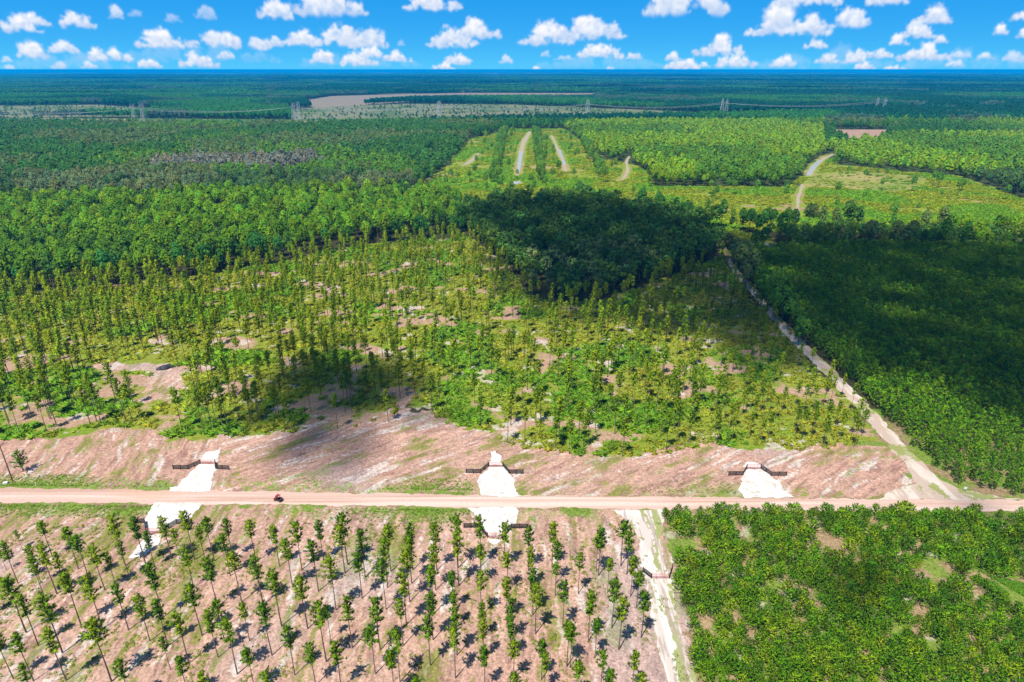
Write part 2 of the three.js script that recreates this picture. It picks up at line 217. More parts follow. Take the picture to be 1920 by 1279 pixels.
{
  const P = [], U = [], groups = []; let n = 0;
  const quad = (x0, x1, z0, z1, uv) => { for (const [x, z] of [[x0, z1], [x1, z1], [x1, z0], [x0, z1], [x1, z0], [x0, z0]]) { P.push(x, 0, z); U.push(...uv(x, z)); } n += 6; };
  const inBox = ([x0, x1, z0, z1]) => (x, z) => [(x - x0) / (x1 - x0), (z - z0) / (z1 - z0)], ring = (o, h, uv) => { quad(o[0], h[0], o[2], o[3], uv); quad(h[1], o[1], o[2], o[3], uv); quad(h[0], h[1], o[2], h[2], uv); quad(h[0], h[1], h[3], o[3], uv); };
  quad(...A0, inBox(A0)); groups.push(n); ring(B0, A0, inBox(B0)); groups.push(n);
  ring([-FAR, FAR, -FAR, FAR], B0, (x, z) => [x / 24000, z / 24000]); groups.push(n);
  const g = new THREE.BufferGeometry(); g.setAttribute('position', new THREE.Float32BufferAttribute(P, 3)); g.setAttribute('uv', new THREE.Float32BufferAttribute(U, 2)); g.computeVertexNormals();
  g.addGroup(0, groups[0], 0); g.addGroup(groups[0], groups[1] - groups[0], 1); g.addGroup(groups[1], groups[2] - groups[1], 2);
  const bumpTex = (() => { const n2 = 512, d = new Uint8Array(n2 * n2 * 4), q = rng(3); for (let k = 0; k < n2 * n2; k++) { const v = 255 * q() | 0; d[k * 4] = d[k * 4 + 1] = d[k * 4 + 2] = v; d[k * 4 + 3] = 255; } const t = new THREE.DataTexture(d, n2, n2); t.wrapS = t.wrapT = THREE.RepeatWrapping; t.magFilter = THREE.LinearFilter; t.repeat.set(4, 4); t.needsUpdate = true; return t; })();
  const far = farHazedSoil(); far.wrapS = far.wrapT = THREE.MirroredRepeatWrapping;
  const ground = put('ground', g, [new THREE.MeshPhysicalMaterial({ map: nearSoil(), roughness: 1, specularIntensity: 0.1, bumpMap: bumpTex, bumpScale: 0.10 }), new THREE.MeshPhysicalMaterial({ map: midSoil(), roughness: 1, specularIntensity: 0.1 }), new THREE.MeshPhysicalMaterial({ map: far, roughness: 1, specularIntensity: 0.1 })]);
  tag(ground, 'flat ground of straw, sand and woodland floor reaching the horizon', null, null, 'structure');
}

// ---------------------------------------------------------------- roads, tracks and sand aprons: sheets with ragged edges
function sheet(name, pts, y, material, rag, kindLabel, seed = 1) {
  const q = rng(seed), p = pts.map((a) => G(a[0], a[1])), out = [];
  for (let i = 0; i < p.length; i++) { const a = p[i], b = p[(i + 1) % p.length], L = Math.hypot(b[0] - a[0], b[1] - a[1]), n = Math.max(1, Math.min(260, Math.round(L / Math.max(0.7, rag * 1.6)))), nx = (b[1] - a[1]) / L, nz = -(b[0] - a[0]) / L; for (let k = 0; k < n; k++) { const t = k / n, w = (q() - 0.5 + (noise(a[0] + t * L * 0.23 + seed, i * 3.1) - 0.5) * 1.6) * rag; out.push(new THREE.Vector2(lerp(a[0], b[0], t) + nx * w, -(lerp(a[1], b[1], t) + nz * w))); } }
  const g = new THREE.ShapeGeometry(new THREE.Shape(out)); g.rotateX(-Math.PI / 2);
  const pos = g.attributes.position, uv = g.attributes.uv; for (let i = 0; i < pos.count; i++) uv.setXY(i, pos.getX(i), pos.getZ(i));
  const m = put(name, g, material); m.position.y = y; tag(m, kindLabel, null, null, 'structure'); return m;
}
function soilTile(metres, n, f) { const t = colourMap(n, n, (i, j, o) => f(i / n * metres, j / n * metres, o, i, j)); t.wrapS = t.wrapT = THREE.MirroredRepeatWrapping; t.repeat.set(1 / metres, 1 / metres); return t; }
const roadMap = soilTile(120, 1024, (x, z, o, i, j) => {
  o[0] = 0.40; o[1] = 0.285; o[2] = 0.235; mixTo(o, [0.46, 0.365, 0.31], sstep(0.4, 0.62, fbm(x * 0.02, z * 1.1, 4))); mixTo(o, [0.33, 0.21, 0.16], sstep(0.52, 0.68, fbm(x * 0.018 + 30, z * 0.9 + 4, 4)) * 0.8); mixTo(o, [0.40, 0.255, 0.18], sstep(0.5, 0.7, fbm(x * 0.03 + 3, z * 0.2, 3)) * 0.6);
  const g = 0.86 + 0.28 * PERM[(i * 73 + j * 9311) & 65535]; o[0] *= g; o[1] *= g; o[2] *= g;
});
const trackMap = soilTile(60, 1024, (x, z, o, i, j) => {
  o[0] = 0.34; o[1] = 0.27; o[2] = 0.22; mixTo(o, [0.43, 0.38, 0.33], sstep(0.42, 0.6, fbm(x * 0.5, z * 0.12, 4))); mixTo(o, [0.16, 0.2, 0.035], sstep(0.55, 0.63, fbm(x * 0.3 + 30, z * 0.22 + 4, 4) + (noise(x * 2.2, z * 2.2) - 0.5) * 0.16) * 0.8);
  const g = 0.8 + 0.35 * PERM[(i * 73 + j * 9311) & 65535]; o[0] *= g; o[1] *= g; o[2] *= g;
});
const whiteMap = soilTile(40, 512, (x, z, o, i, j) => {
  o[0] = 0.48; o[1] = 0.455; o[2] = 0.43; mixTo(o, [0.40, 0.37, 0.34], sstep(0.52, 0.7, fbm(x * 0.5, z * 0.35, 4)) * 0.7); mixTo(o, [0.3, 0.26, 0.22], sstep(0.72, 0.78, fbm(x * 1.4 + 8, z * 0.7, 3)) * 0.6);
  const g = 0.92 + 0.14 * PERM[(i * 73 + j * 9311) & 65535]; o[0] *= g; o[1] *= g; o[2] *= g;
});
const rutMap = soilTile(60, 1024, (x, z, o, i, j) => {
  o[0] = 0.40; o[1] = 0.36; o[2] = 0.325; mixTo(o, [0.47, 0.44, 0.41], sstep(0.4, 0.6, fbm(x * 0.9, z * 0.1, 4))); mixTo(o, [0.17, 0.21, 0.04], sstep(0.6, 0.66, fbm(x * 0.6 + 30, z * 0.1 + 4, 4) + (noise(x * 2.5, z * 1.5) - 0.5) * 0.2) * 0.8); mixTo(o, [0.26, 0.2, 0.17], sstep(0.6, 0.7, fbm(x * 1.2 + 11, z * 0.16 + 4, 4)) * 0.7);
  const g = 0.85 + 0.3 * PERM[(i * 73 + j * 9311) & 65535]; o[0] *= g; o[1] *= g; o[2] *= g;
});
const soilMat = (map) => new THREE.MeshPhysicalMaterial({ map, roughness: 1, specularIntensity: 0.2 });
const whiteMat = soilMat(whiteMap), trackMat = soilMat(trackMap), rutMat = soilMat(rutMap);
sheet('dirt_road', [[-500, 907], [0, 914.5], [400, 921], [960, 928.5], [1380, 933.5], [1650, 935.5], [1920, 937], [2400, 940], [2400, 961], [1920, 959], [1280, 956.5], [960, 952.5], [400, 946], [0, 942.5], [-500, 938]], 0.03, soilMat(roadMap), 0.55, 'wide straight pinkish dirt road', 4);
sheet('sand_track', [[1640, 936], [1690, 918], [1712, 906], [1702, 882], [1668, 838], [1632, 797], [1594, 753], [1547, 703], [1502, 658], [1464, 618], [1427, 575], [1396, 537], [1368, 504], [1357, 482], [1366, 479], [1377, 497], [1404, 528], [1434, 564], [1463, 594], [1503, 634], [1552, 682], [1599, 728], [1643, 776], [1683, 821], [1722, 860], [1757, 896], [1795, 917], [1860, 930], [1930, 938]], 0.045, trackMat, 0.9, 'sandy farm track running up beside the plantation', 8);
sheet('sand_lane', [[1146, 956], [1180, 983], [1196, 1010], [1201, 1060], [1211, 1090], [1221, 1160], [1239, 1220], [1255, 1290], [1290, 1420], [1350, 1420], [1306, 1290], [1285, 1220], [1269, 1150], [1257, 1085], [1244, 1050], [1239, 1010], [1244, 980], [1250, 956]], 0.05, rutMat, 0.6, 'rutted white sand lane leading off the dirt road', 9);
const aprons = [
  [[[376, 869.5], [404, 869], [403, 885], [397, 905], [394, 922], [345, 922.5], [315, 922], [318, 914], [334, 912], [345, 896], [360, 881]], 'white sand apron before the far gate nearest the utility pole'],
  [[[373, 866], [380, 860], [388, 848], [413, 843], [409, 856], [406, 868]], 'loose sand patch behind the far gate nearest the utility pole'],
  [[[917, 876], [943, 876], [955, 889], [965, 899], [963, 912], [974, 931], [936, 931.5], [900, 930], [897, 915], [898, 898], [903, 888]], 'white sand apron before the middle far gate'],
  [[[918, 873], [944, 873], [940, 858], [933, 850], [929, 846], [921, 848]], 'tapering sand patch behind the middle far gate'],
  [[[1400, 879.5], [1426, 879.5], [1446, 893], [1462, 904], [1466, 917], [1488, 932], [1450, 934.5], [1395, 934], [1388, 920], [1392, 900]], 'white sand apron before the far gate nearest the junction'],
  [[[1392, 876], [1400, 866], [1418, 867], [1434, 874], [1428, 878], [1399, 878]], 'sand patch behind the far gate nearest the junction'],
  [[[876, 953], [966, 952.5], [971, 965], [968, 980], [958, 991], [945, 1007], [914, 1007], [905, 992], [897, 975], [890, 962]], 'white sand apron before the middle near gate'],
  [[[914, 1010], [944, 1010], [938, 1018], [926, 1022], [918, 1018]], 'sand patch behind the middle near gate'],
  [[[288, 944], [384, 943.5], [372, 955], [361, 970], [332, 981], [303, 999.5], [274, 999], [271, 978], [278, 962]], 'white sand apron before the near gate on the left'],
  [[[275, 1003], [306, 1002], [302, 1019], [282, 1030], [262, 1046], [243, 1047], [256, 1025], [270, 1010]], 'spilled sand patch behind the near gate on the left'],
];
aprons.forEach(([p, l], i) => sheet('sand_apron', p, 0.06 + 0.002 * i, whiteMat, 0.5, l, 20 + i));
// flooded ruts, wet and open to the sky
const water = new THREE.MeshStandardMaterial({ color: new THREE.Color().setRGB(0.26, 0.28, 0.29), roughness: 0.3 });
const pale = mat(0.25, 0.215, 0.15, 1), TRACKS = [], onTrack = (x, z, w = 2.2) => TRACKS.some((p) => x > p.box[0] - 9 && x < p.box[1] + 9 && z > p.box[2] - 9 && z < p.box[3] + 9 && [[0, 0], [w, 0], [-w, 0], [2 * w, 0], [-2 * w, 0], [0, 3 * w], [0, -2 * w]].some(([a, b]) => inside(p, x + a, z + b)));
[[[992, 246], [996, 247], [985, 270], [981, 290], [977, 312], [973, 330], [967, 330], [970, 305], [972, 285], [979, 262]], [[1032, 254], [1036, 254], [1045, 272], [1052, 285], [1058, 296], [1063, 318], [1058, 326], [1055, 305], [1046, 290], [1040, 270]], [[1178, 293], [1182, 293], [1177, 305], [1181, 320], [1174, 333], [1162, 340], [1172, 326], [1174, 312], [1171, 303]], [[802, 286], [806, 286], [818, 298], [830, 305], [826, 306], [812, 299]], [[899, 286], [894, 296], [882, 306], [862, 314], [872, 306], [886, 295], [893, 288]], [[1566, 286], [1548, 293], [1536, 301], [1524, 315], [1515, 331], [1521, 331], [1533, 312], [1548, 298], [1568, 289]], [[1502, 345], [1494, 370], [1492, 398], [1497, 398], [1500, 370], [1508, 346]], [[985, 224], [1016, 222], [1016, 232], [1010, 233], [1012, 226], [986, 227]]].forEach((p, i) => TRACKS.push(poly(p)) && sheet('forest_track', p, 0.05, pale, 0.8, 'pale bare track through the regrowth', 40 + i));
[[[975, 284], [980, 284], [978, 300], [976, 318], [971, 326], [969, 322], [971, 305]], [[1047, 281], [1052, 282], [1056, 295], [1053, 296]], [[1053, 299], [1058, 300], [1061, 310], [1056, 309]], [[1534, 300], [1540, 301], [1528, 316], [1518, 329], [1511, 329], [1520, 312]], [[960, 341], [975, 340], [979, 345], [964, 346]], [[1327, 440], [1358, 441], [1360, 444.5], [1330, 443.5]], [[1430, 457], [1440, 456], [1458, 466], [1452, 469], [1438, 464]], [[1491, 396], [1498, 397], [1501, 408], [1495, 409]]].forEach((p, i) => TRACKS.push(poly(p)) && sheet('water', p, 0.08, water, 0.4, 'shallow standing water on a track', 60 + i));

// ---------------------------------------------------------------- foliage
function leaves() { const P = [], N = [], C = []; return {
  P, N, C,
  blade(o, d, len, w, n, c, q) {                                     // a flat tapering spray
    let ax = q() - 0.5, ay = q() - 0.5, az = q() - 0.5; let sx = d[1] * az - d[2] * ay, sy = d[2] * ax - d[0] * az, sz = d[0] * ay - d[1] * ax; const L = Math.hypot(sx, sy, sz) || 1; sx *= w / 2 / L; sy *= w / 2 / L; sz *= w / 2 / L;
    if ((sy * d[2] - sz * d[1]) * n[0] + (sz * d[0] - sx * d[2]) * n[1] + (sx * d[1] - sy * d[0]) * n[2] < 0) { sx = -sx; sy = -sy; sz = -sz; }   // the face looks the way its normal does
    P.push(o[0] - sx, o[1] - sy, o[2] - sz, o[0] + sx, o[1] + sy, o[2] + sz, o[0] + d[0] * len, o[1] + d[1] * len, o[2] + d[2] * len);
    for (let k = 0; k < 3; k++) { N.push(n[0], n[1], n[2]); C.push(c[0], c[1], c[2]); }
  },
  flake(o, d, s, n, c, q) {                                          // a leaf clump: a skewed quad
    const a = unit([q() - 0.5, q() - 0.5, q() - 0.5]), u = unit(cross(d, a)), v = unit(cross(d, u)), s1 = s * (0.6 + 0.6 * q()), s2 = s * (0.6 + 0.6 * q());
    const p = [[-1, -1], [1, -0.7], [0.8, 1], [-0.8, 0.8]].map(([i, j]) => [0, 1, 2].map((k) => o[k] + u[k] * i * s1 / 2 + v[k] * j * s2 / 2 + d[k] * (q() - 0.5) * s * 0.5));
    for (const k of [0, 1, 2, 0, 2, 3]) { P.push(...p[k]); N.push(...n); C.push(...c); }
  },
  build() { const g = new THREE.BufferGeometry(); g.setAttribute('position', new THREE.Float32BufferAttribute(P, 3)); g.setAttribute('normal', new THREE.Float32BufferAttribute(N, 3)); g.setAttribute('color', new THREE.Float32BufferAttribute(C, 3)); return g; },
}; }
const unit = (v) => { const L = Math.hypot(...v) || 1; return [v[0] / L, v[1] / L, v[2] / L]; }, cross = (a, b) => [a[1] * b[2] - a[2] * b[1], a[2] * b[0] - a[0] * b[2], a[0] * b[1] - a[1] * b[0]];
const tone = (q, warm = 0.25) => { const v = 0.72 + 0.56 * q(), y = (q() - 0.45) * warm; return [v * (1 + y * 1.5), v * (1 + y * 0.3), v * (1 - y)]; };
function trunkShape(h, r0, r1, q, sides = 6, lean = 0.015) {
  const g = new THREE.CylinderGeometry(r1, r0, h, sides, 5, true); g.translate(0, h / 2, 0); const a = q() * 6.28, p = g.attributes.position;
  for (let i = 0; i < p.count; i++) { const t = p.getY(i) / h; p.setX(i, p.getX(i) + Math.sin(t * 3 + a) * h * lean * t); p.setZ(i, p.getZ(i) + Math.cos(t * 2.3 + a) * h * lean * t); }
  g.deleteAttribute('uv'); g.computeVertexNormals(); return g;
}
function limb(a, b, r) { const d = new THREE.Vector3(...b).sub(new THREE.Vector3(...a)), g = new THREE.CylinderGeometry(r * 0.4, r, d.length(), 3, 1, true); g.deleteAttribute('uv'); g.translate(0, d.length() / 2, 0); g.applyQuaternion(new THREE.Quaternion().setFromUnitVectors(new THREE.Vector3(0, 1, 0), d.clone().normalize())); g.translate(...a); return g; }
function tuft(L, o, out, size, n, q, warm) {
  const c = tone(q, warm);
  for (let k = 0; k < n; k++) { const d = unit([out[0] * 0.7 + (q() - 0.5) * 1.9, out[1] * 0.5 + 0.35 + (q() - 0.5) * 1.7, out[2] * 0.7 + (q() - 0.5) * 1.9]); const nn = unit([d[0] * 0.7 + out[0] * 0.5, d[1] * 0.6 + 0.5, d[2] * 0.7 + out[2] * 0.5]); L.blade([o[0] - d[0] * size * 0.15, o[1] - d[1] * size * 0.15, o[2] - d[2] * size * 0.15], d, size * (0.75 + 0.5 * q()), size * 0.36, nn, c, q); }
}
// a slender plantation pine of unit height 1: bare stem, short crown of needle tufts on ascending limbs
function pineShape(seed, { h = 13, base = 0.6, R = 1.7, tufts = 62, size = 0.68, n = 13, r0 = 0.15, dense = 1 } = {}) {
  const q = rng(seed), L = leaves(), trunk = [trunkShape(h * 0.97, r0, 0.04, q)], whorls = Math.round(7 * dense);
  const bend = (t) => { const p = trunk[0].attributes.position; return [0, t * h, 0]; };
  for (let w = 0; w < whorls; w++) {
    const t = base + (1 - base) * (w + 0.3 * q()) / whorls, f = (t - base) / (1 - base), rr = R * Math.pow(Math.sin(Math.PI * clamp(0.24 + f * 0.74)), 0.8) * (0.75 + 0.5 * q()), nb = 3 + Math.floor(q() * 2.5), a0 = q() * 6.28, o = bend(t);
    for (let b = 0; b < nb; b++) {
      const a = a0 + b * 6.283 / nb + (q() - 0.5) * 0.7, len = rr * (0.65 + 0.5 * q()), rise = (0.15 + 0.55 * f + 0.25 * q()) * len, tip = [o[0] + Math.cos(a) * len, o[1] + rise, o[2] + Math.sin(a) * len], out = [Math.cos(a), 0.3, Math.sin(a)];
      if (len > 0.6) trunk.push(limb(o, tip, 0.045));
      const per = Math.max(1, Math.round(tufts / (whorls * 3.9)));
      for (let k = 0; k < per; k++) { const s = 1 - k * 0.3 - 0.1 * q(); tuft(L, [lerp(o[0], tip[0], s) + (q() - 0.5) * 0.35, lerp(o[1], tip[1], s) + (q() - 0.5) * 0.35, lerp(o[2], tip[2], s) + (q() - 0.5) * 0.35], out, size * (0.8 + 0.4 * q()), n, q, 0.3); }
    }
  }
  for (let k = 0; k < 3; k++) tuft(L, [0, h * (0.94 + 0.025 * k), 0], [0, 1, 0], size, n, q, 0.2);
  return { trunk: mergeGeometries(trunk), crown: L.build(), h };
}
// a young bushy pine: candles of needles on whorls down to the ground
function youngShape(seed, h = 4, R = 1.25) {
  const q = rng(seed), L = leaves(), whorls = 7;
  for (let w = 0; w < whorls; w++) {
    const t = 0.08 + 0.8 * w / whorls, nb = 5 + Math.floor(q() * 2), a0 = q() * 6.28;
    for (let b = 0; b < nb; b++) {
      const a = a0 + b * 6.283 / nb + (q() - 0.5) * 0.6, len = R * (1.1 - t) * (0.7 + 0.5 * q()) + 0.25, d = unit([Math.cos(a) * 0.8, 0.45 + 0.55 * t, Math.sin(a) * 0.8]), c = tone(q, 0.22);
      for (let k = 0; k < 11; k++) { const s = len * (0.3 + 0.7 * k / 10), e = unit([d[0] * 0.9 + (q() - 0.5) * 1.3, d[1] * 0.9 + (q() - 0.5) * 1.2 + 0.3, d[2] * 0.9 + (q() - 0.5) * 1.3]); L.blade([d[0] * s, h * t + d[1] * s, d[2] * s], e, 0.56, 0.19, unit([e[0] * 0.6 + d[0] * 0.5, e[1] * 0.6 + 0.5, e[2] * 0.6 + d[2] * 0.5]), c, q); }
    }
  }
  const c = tone(q, 0.15); for (let k = 0; k < 22; k++) { const a = q() * 6.28, e = unit([Math.cos(a) * 0.8, 0.9, Math.sin(a) * 0.8]); L.blade([0, h * (0.78 + 0.22 * k / 22), 0], e, 0.5, 0.17, unit([e[0], 0.8, e[2]]), c, q); }
  return { trunk: trunkShape(h * 0.98, 0.07, 0.02, q, 5), crown: L.build(), h };
}
// a rounded crown of leaf clumps in lobes over a forked stem
function broadShape(seed, { h = 14, R = 3.6, base = 0.4, lobes = 8, per = 40, size = 0.8, r0 = 0.2 } = {}) {
  const q = rng(seed), L = leaves(), wood = [trunkShape(h * 0.8, r0, 0.06, q, 5, 0.02)];
  for (let l = 0; l < lobes; l++) {
    const a = l * 2.4 + q(), f = (l + 0.5) / lobes, rr = R * (0.25 + 0.5 * Math.sin(Math.PI * clamp(f * 0.9 + 0.08))) * (0.8 + 0.4 * q()), o = [Math.cos(a) * rr * 0.85, h * (base + (0.9 - base) * f), Math.sin(a) * rr * 0.85], lr = R * (0.36 + 0.2 * q()), c0 = tone(q, 0.3);
    wood.push(limb([0, o[1] - lr * 0.9 > 1 ? o[1] - lr * 0.9 : 1, 0], o, 0.07));
    for (let k = 0; k < per; k++) { const d = unit([q() * 2 - 1, q() * 1.8 - 0.7, q() * 2 - 1]), s = lr * (0.7 + 0.4 * q()); const v = 0.8 + 0.4 * q(); L.flake([o[0] + d[0] * s, o[1] + d[1] * s * 0.85, o[2] + d[2] * s], d, size, unit([d[0] + (q() - .5) * .7, d[1] + 0.25 + (q() - .5) * .7, d[2] + (q() - .5) * .7]), [c0[0] * v, c0[1] * v, c0[2] * v], q); }
  }
  return { trunk: mergeGeometries(wood), crown: L.build(), h };
}
// a tall forest pine seen from afar: fewer, larger faces
function forestShape(seed, { h = 17, R = 2.6, base = 0.55, n = 110, size = 1.0, cone = 0.6 } = {}) {
  const q = rng(seed), L = leaves();
  for (let k = 0; k < n; k++) { const f = Math.pow(q(), 0.9), y = h * lerp(base, 1, f), rr = R * Math.pow(Math.max(0.02, Math.sin(Math.PI * clamp(0.2 + 0.78 * f))), cone) * (0.55 + 0.5 * Math.sqrt(q())), a = q() * 6.283, d = unit([Math.cos(a), lerp(-0.1, 0.9, f), Math.sin(a)]); L.flake([Math.cos(a) * rr, y, Math.sin(a) * rr], d, size, unit([d[0] + (q() - .5) * .9, d[1] + 0.35 + (q() - .5) * .6, d[2] + (q() - .5) * .9]), tone(q, 0.3), q); }
  return { trunk: trunkShape(h * 0.9, 0.17, 0.06, q, 4), crown: L.build(), h };
}
function shrubShape(seed, R = 0.9, h = 0.8, n = 26, size = 0.5) { const q = rng(seed), L = leaves(); for (let k = 0; k < n; k++) { const a = q() * 6.28, up = 0.15 + 0.85 * q(), d = unit([Math.cos(a), up, Math.sin(a)]), s = Math.sqrt(q()); L.blade([Math.cos(a) * R * s * 0.5, h * 0.1, Math.sin(a) * R * s * 0.5], d, h * (0.7 + 0.6 * q()), size, unit([d[0] * 0.6 + (q() - .5) * .5, 0.8, d[2] * 0.6 + (q() - .5) * .5]), tone(q, 0.35), q); } return L.build(); }
function canopyShape(seed, span, h, n, size) { const q = rng(seed), L = leaves(); for (let k = 0; k < n; k++) { const x = (q() - 0.5) * span, z = (q() - 0.5) * span, y = h * (0.55 + 0.55 * Math.pow(noise(x / 9 + seed * 7, z / 9), 1.2)) * (q() < 0.75 ? 1 : 0.4 + 0.5 * q()), d = unit([(q() - .5) * 1.6, 0.8, (q() - .5) * 1.6]); L.flake([x, y, z], d, size, d, tone(q, 0.3), q); } return L.build(); }
function tinted(g, c) { const k = g.clone(), a = k.attributes.color; for (let i = 0; i < a.count; i++) a.setXYZ(i, a.getX(i) * c[0], a.getY(i) * c[1], a.getZ(i) * c[2]); return k; }
const white = (g) => { g.setAttribute('color', new THREE.Float32BufferAttribute(new Float32Array(g.attributes.position.count * 3).fill(1), 3)); return g; };
const barkTone = (g, c) => { white(g); return tinted(g, c); };
const BARK = [0.105, 0.075, 0.06];
const PINE = [0.062, 0.145, 0.012], PINE2 = [0.10, 0.175, 0.014], PINEY = [0.15, 0.20, 0.018];
// stuff: many copies of one plant; each list entry is x, z, scale, turn, [r, g, b], y scale
function scatter(name, geometry, material, list, label) {
  if (!list.length) return; const m = new THREE.InstancedMesh(geometry, material, list.length), M = new THREE.Matrix4(), Q = new THREE.Quaternion(), Y = new THREE.Vector3(0, 1, 0), P = new THREE.Vector3(), S = new THREE.Vector3(), c = new THREE.Color();
  list.forEach(([x, z, s, t, col, sy = 1], i) => { m.setMatrixAt(i, M.compose(P.set(x, 0, z), Q.setFromAxisAngle(Y, t), S.set(s, s * sy, s))); m.setColorAt(i, c.setRGB(...col)); });
  m.name = numbered(name); m.castShadow = m.receiveShadow = true; scene.add(m); tag(m, label, null, null, 'stuff');
}
const plain = leafMat(1, 1, 1);                                     // copies carry their own colour
const whole = (s, bark, crownTint = [1, 1, 1]) => mergeGeometries([tinted(s.crown, crownTint), barkTone(s.trunk.toNonIndexed(), bark)]);
const shade = (c, q, v = 0.3, warm = 0.25) => { const k = 1 - v / 2 + v * q(), y = (q() - 0.5) * warm; return [c[0] * k * (1 + y), c[1] * k, c[2] * k * (1 - y)]; };

// ---- the thinned pines this side of the road: foot and tip as seen
const FORE = [[12, 1069, 1033], [34, 1094, 1019], [41, 1028, 995], [98, 1044, 978], [147, 1067, 989], [167, 1088, 1005], [235, 1060, 969], [242, 1082, 1017], [273, 1057, 971], [290, 1063, 997], [322, 1048, 971], [77, 1094, 1024], [107, 1114, 1023], [83, 1119, 1046], [128, 1112, 1037], [197, 1107, 1025], [217, 1098, 1037], [152, 1172, 1077], [192, 1179, 1080], [241, 1181, 1097], [306, 1157, 1057], [49, 1186, 1085], [72, 1211, 1117], [117, 1224, 1116], [124, 1276, 1178], [209, 1278, 1163], [281, 1202, 1119], [315, 1211, 1124], [63, 1277, 1189], [25, 1273, 1190], [248, 1318, 1239], [70, 1322, 1246], [320, 1256, 1196], [337, 1048, 992], [365, 1050, 960], [402, 1052, 972], [384, 1047, 988], [437, 1048, 974], [432, 1080, 1003], [480, 1054, 977], [524, 1062, 986], [566, 1068, 980], [607, 1052, 977], [597, 1109, 1015], [549, 1102, 1013], [363, 1102, 1027], [408, 1137, 1047], [453, 1129, 1037], [493, 1134, 1045], [528, 1174, 1072], [577, 1179, 1083], [630, 1144, 1045], [379, 1192, 1097], [354, 1244, 1151], [422, 1206, 1127], [409, 1233, 1146], [445, 1264, 1162], [468, 1202, 1131], [510, 1229, 1132], [553, 1266, 1176], [612, 1241, 1129], [620, 1201, 1137], [592, 1285, 1207], [478, 1296, 1216], [356, 1310, 1233], [398, 1345, 1261], [514, 1340, 1259], [652, 1059, 964], [647, 1075, 985], [685, 1083, 994], [733, 1072, 986], [727, 1102, 1012], [774, 1069, 982], [772, 1094, 1007], [819, 1070, 982], [859, 1065, 967], [860, 1099, 998], [901, 1063, 970], [902, 1097, 1021], [817, 1107, 1022], [679, 1122, 1037], [724, 1143, 1050], [768, 1129, 1032], [762, 1172, 1075], [813, 1152, 1062], [850, 1147, 1073], [903, 1157, 1073], [661, 1215, 1120], [713, 1219, 1122], [756, 1211, 1123], [812, 1200, 1111], [853, 1180, 1110], [857, 1229, 1141], [807, 1248, 1157], [905, 1200, 1131], [907, 1240, 1163], [854, 1272, 1177], [640, 1292, 1204], [704, 1264, 1177], [750, 1279, 1182], [740, 1310, 1221], [909, 1296, 1212], [786, 1360, 1272], [947, 1065, 982], [951, 1110, 1037], [991, 1070, 989], [994, 1105, 1026], [1035, 1065, 979], [1042, 1095, 1017], [1041, 1118, 1056], [1084, 1114, 1038], [1122, 1080, 992], [1118, 1072, 1000], [1139, 1112, 1048], [1164, 1062, 978], [1175, 1077, 995], [1182, 1119, 1043], [1193, 1140, 1072], [1147, 1178, 1087], [999, 1154, 1067], [1004, 1189, 1096], [951, 1165, 1083], [1055, 1178, 1092], [1103, 1204, 1109], [1202, 1196, 1111], [957, 1204, 1124], [958, 1238, 1159], [963, 1278, 1202], [1063, 1250, 1166], [1069, 1252, 1172], [1015, 1275, 1200], [1021, 1300, 1226], [1115, 1234, 1161], [1160, 1219, 1122], [1080, 1320, 1242], [1125, 1300, 1221], [1139, 1340, 1257], [1184, 1300, 1222], [965, 1350, 1264], [1196, 1330, 1262], [-30, 1160, 1080], [-22, 1235, 1150]];
const pineSet = []; for (let k = 0; k < 8; k++) pineSet.push(pineShape(100 + k * 13, { h: 13, base: 0.56 + 0.03 * (k % 4), R: 1.25 + 0.13 * (k % 5), tufts: 100 + 8 * (k % 3) }));
const crownMats = [[0.13, 0.265, 0.008], [0.17, 0.3, 0.009], [0.23, 0.345, 0.012], [0.1, 0.225, 0.009]].map((c) => leafMat(...c)), barkMats = [mat(0.12, 0.085, 0.07), mat(0.085, 0.06, 0.05), mat(0.15, 0.115, 0.095)];
function pine(x, z, h, k, q, label, group, greens = crownMats, slim = 0.86) {
  const s = pineSet[k % 8], t = thing('pine_tree', x, 0, z, q() * 6.28), f = h / s.h; t.scale.set(f * slim * (0.92 + 0.22 * q()), f, f * slim * (0.92 + 0.22 * q()));
  put('trunk', s.trunk, barkMats[(k >> 1) % 3], t); put('crown', s.crown, greens[(k * 7 + (k >> 3)) % 4], t); return tag(t, label, 'pine tree', group);
}
const standing = [];                                                // trunks already placed, to keep others off
{
  const q = rng(21), list = FORE.map(([bx, by, ty]) => { const [x, z] = G(bx, by); let h = 4; while (h < 18 && seenAt(x, h, z)[1] > ty) h += 0.1; return { x, z, h }; });
  const rows = new Map(); for (const t of list) { const r = Math.floor((-z0fore(t.z)) / 7); (rows.get(r) ?? rows.set(r, []).get(r)).push(t); }
  function z0fore(z) { return -(z + 126); }
  [...rows.keys()].sort((a, b) => a - b).forEach((r, i) => rows.get(r).sort((a, b) => a.x - b.x).forEach((t, j) => { t.label = `${t.h > 13.4 ? 'tall' : t.h < 9.5 ? 'short' : 'slender'} pine, ${ord(j + 1)} from left in the ${ord(i + 1)} row from the near roadside`; }));
  list.forEach((t, k) => { standing.push([t.x, t.z]); pine(t.x, t.z, t.h, Math.floor(q() * 64), q, t.label, 'thinned pines this side of the dirt road'); });
}
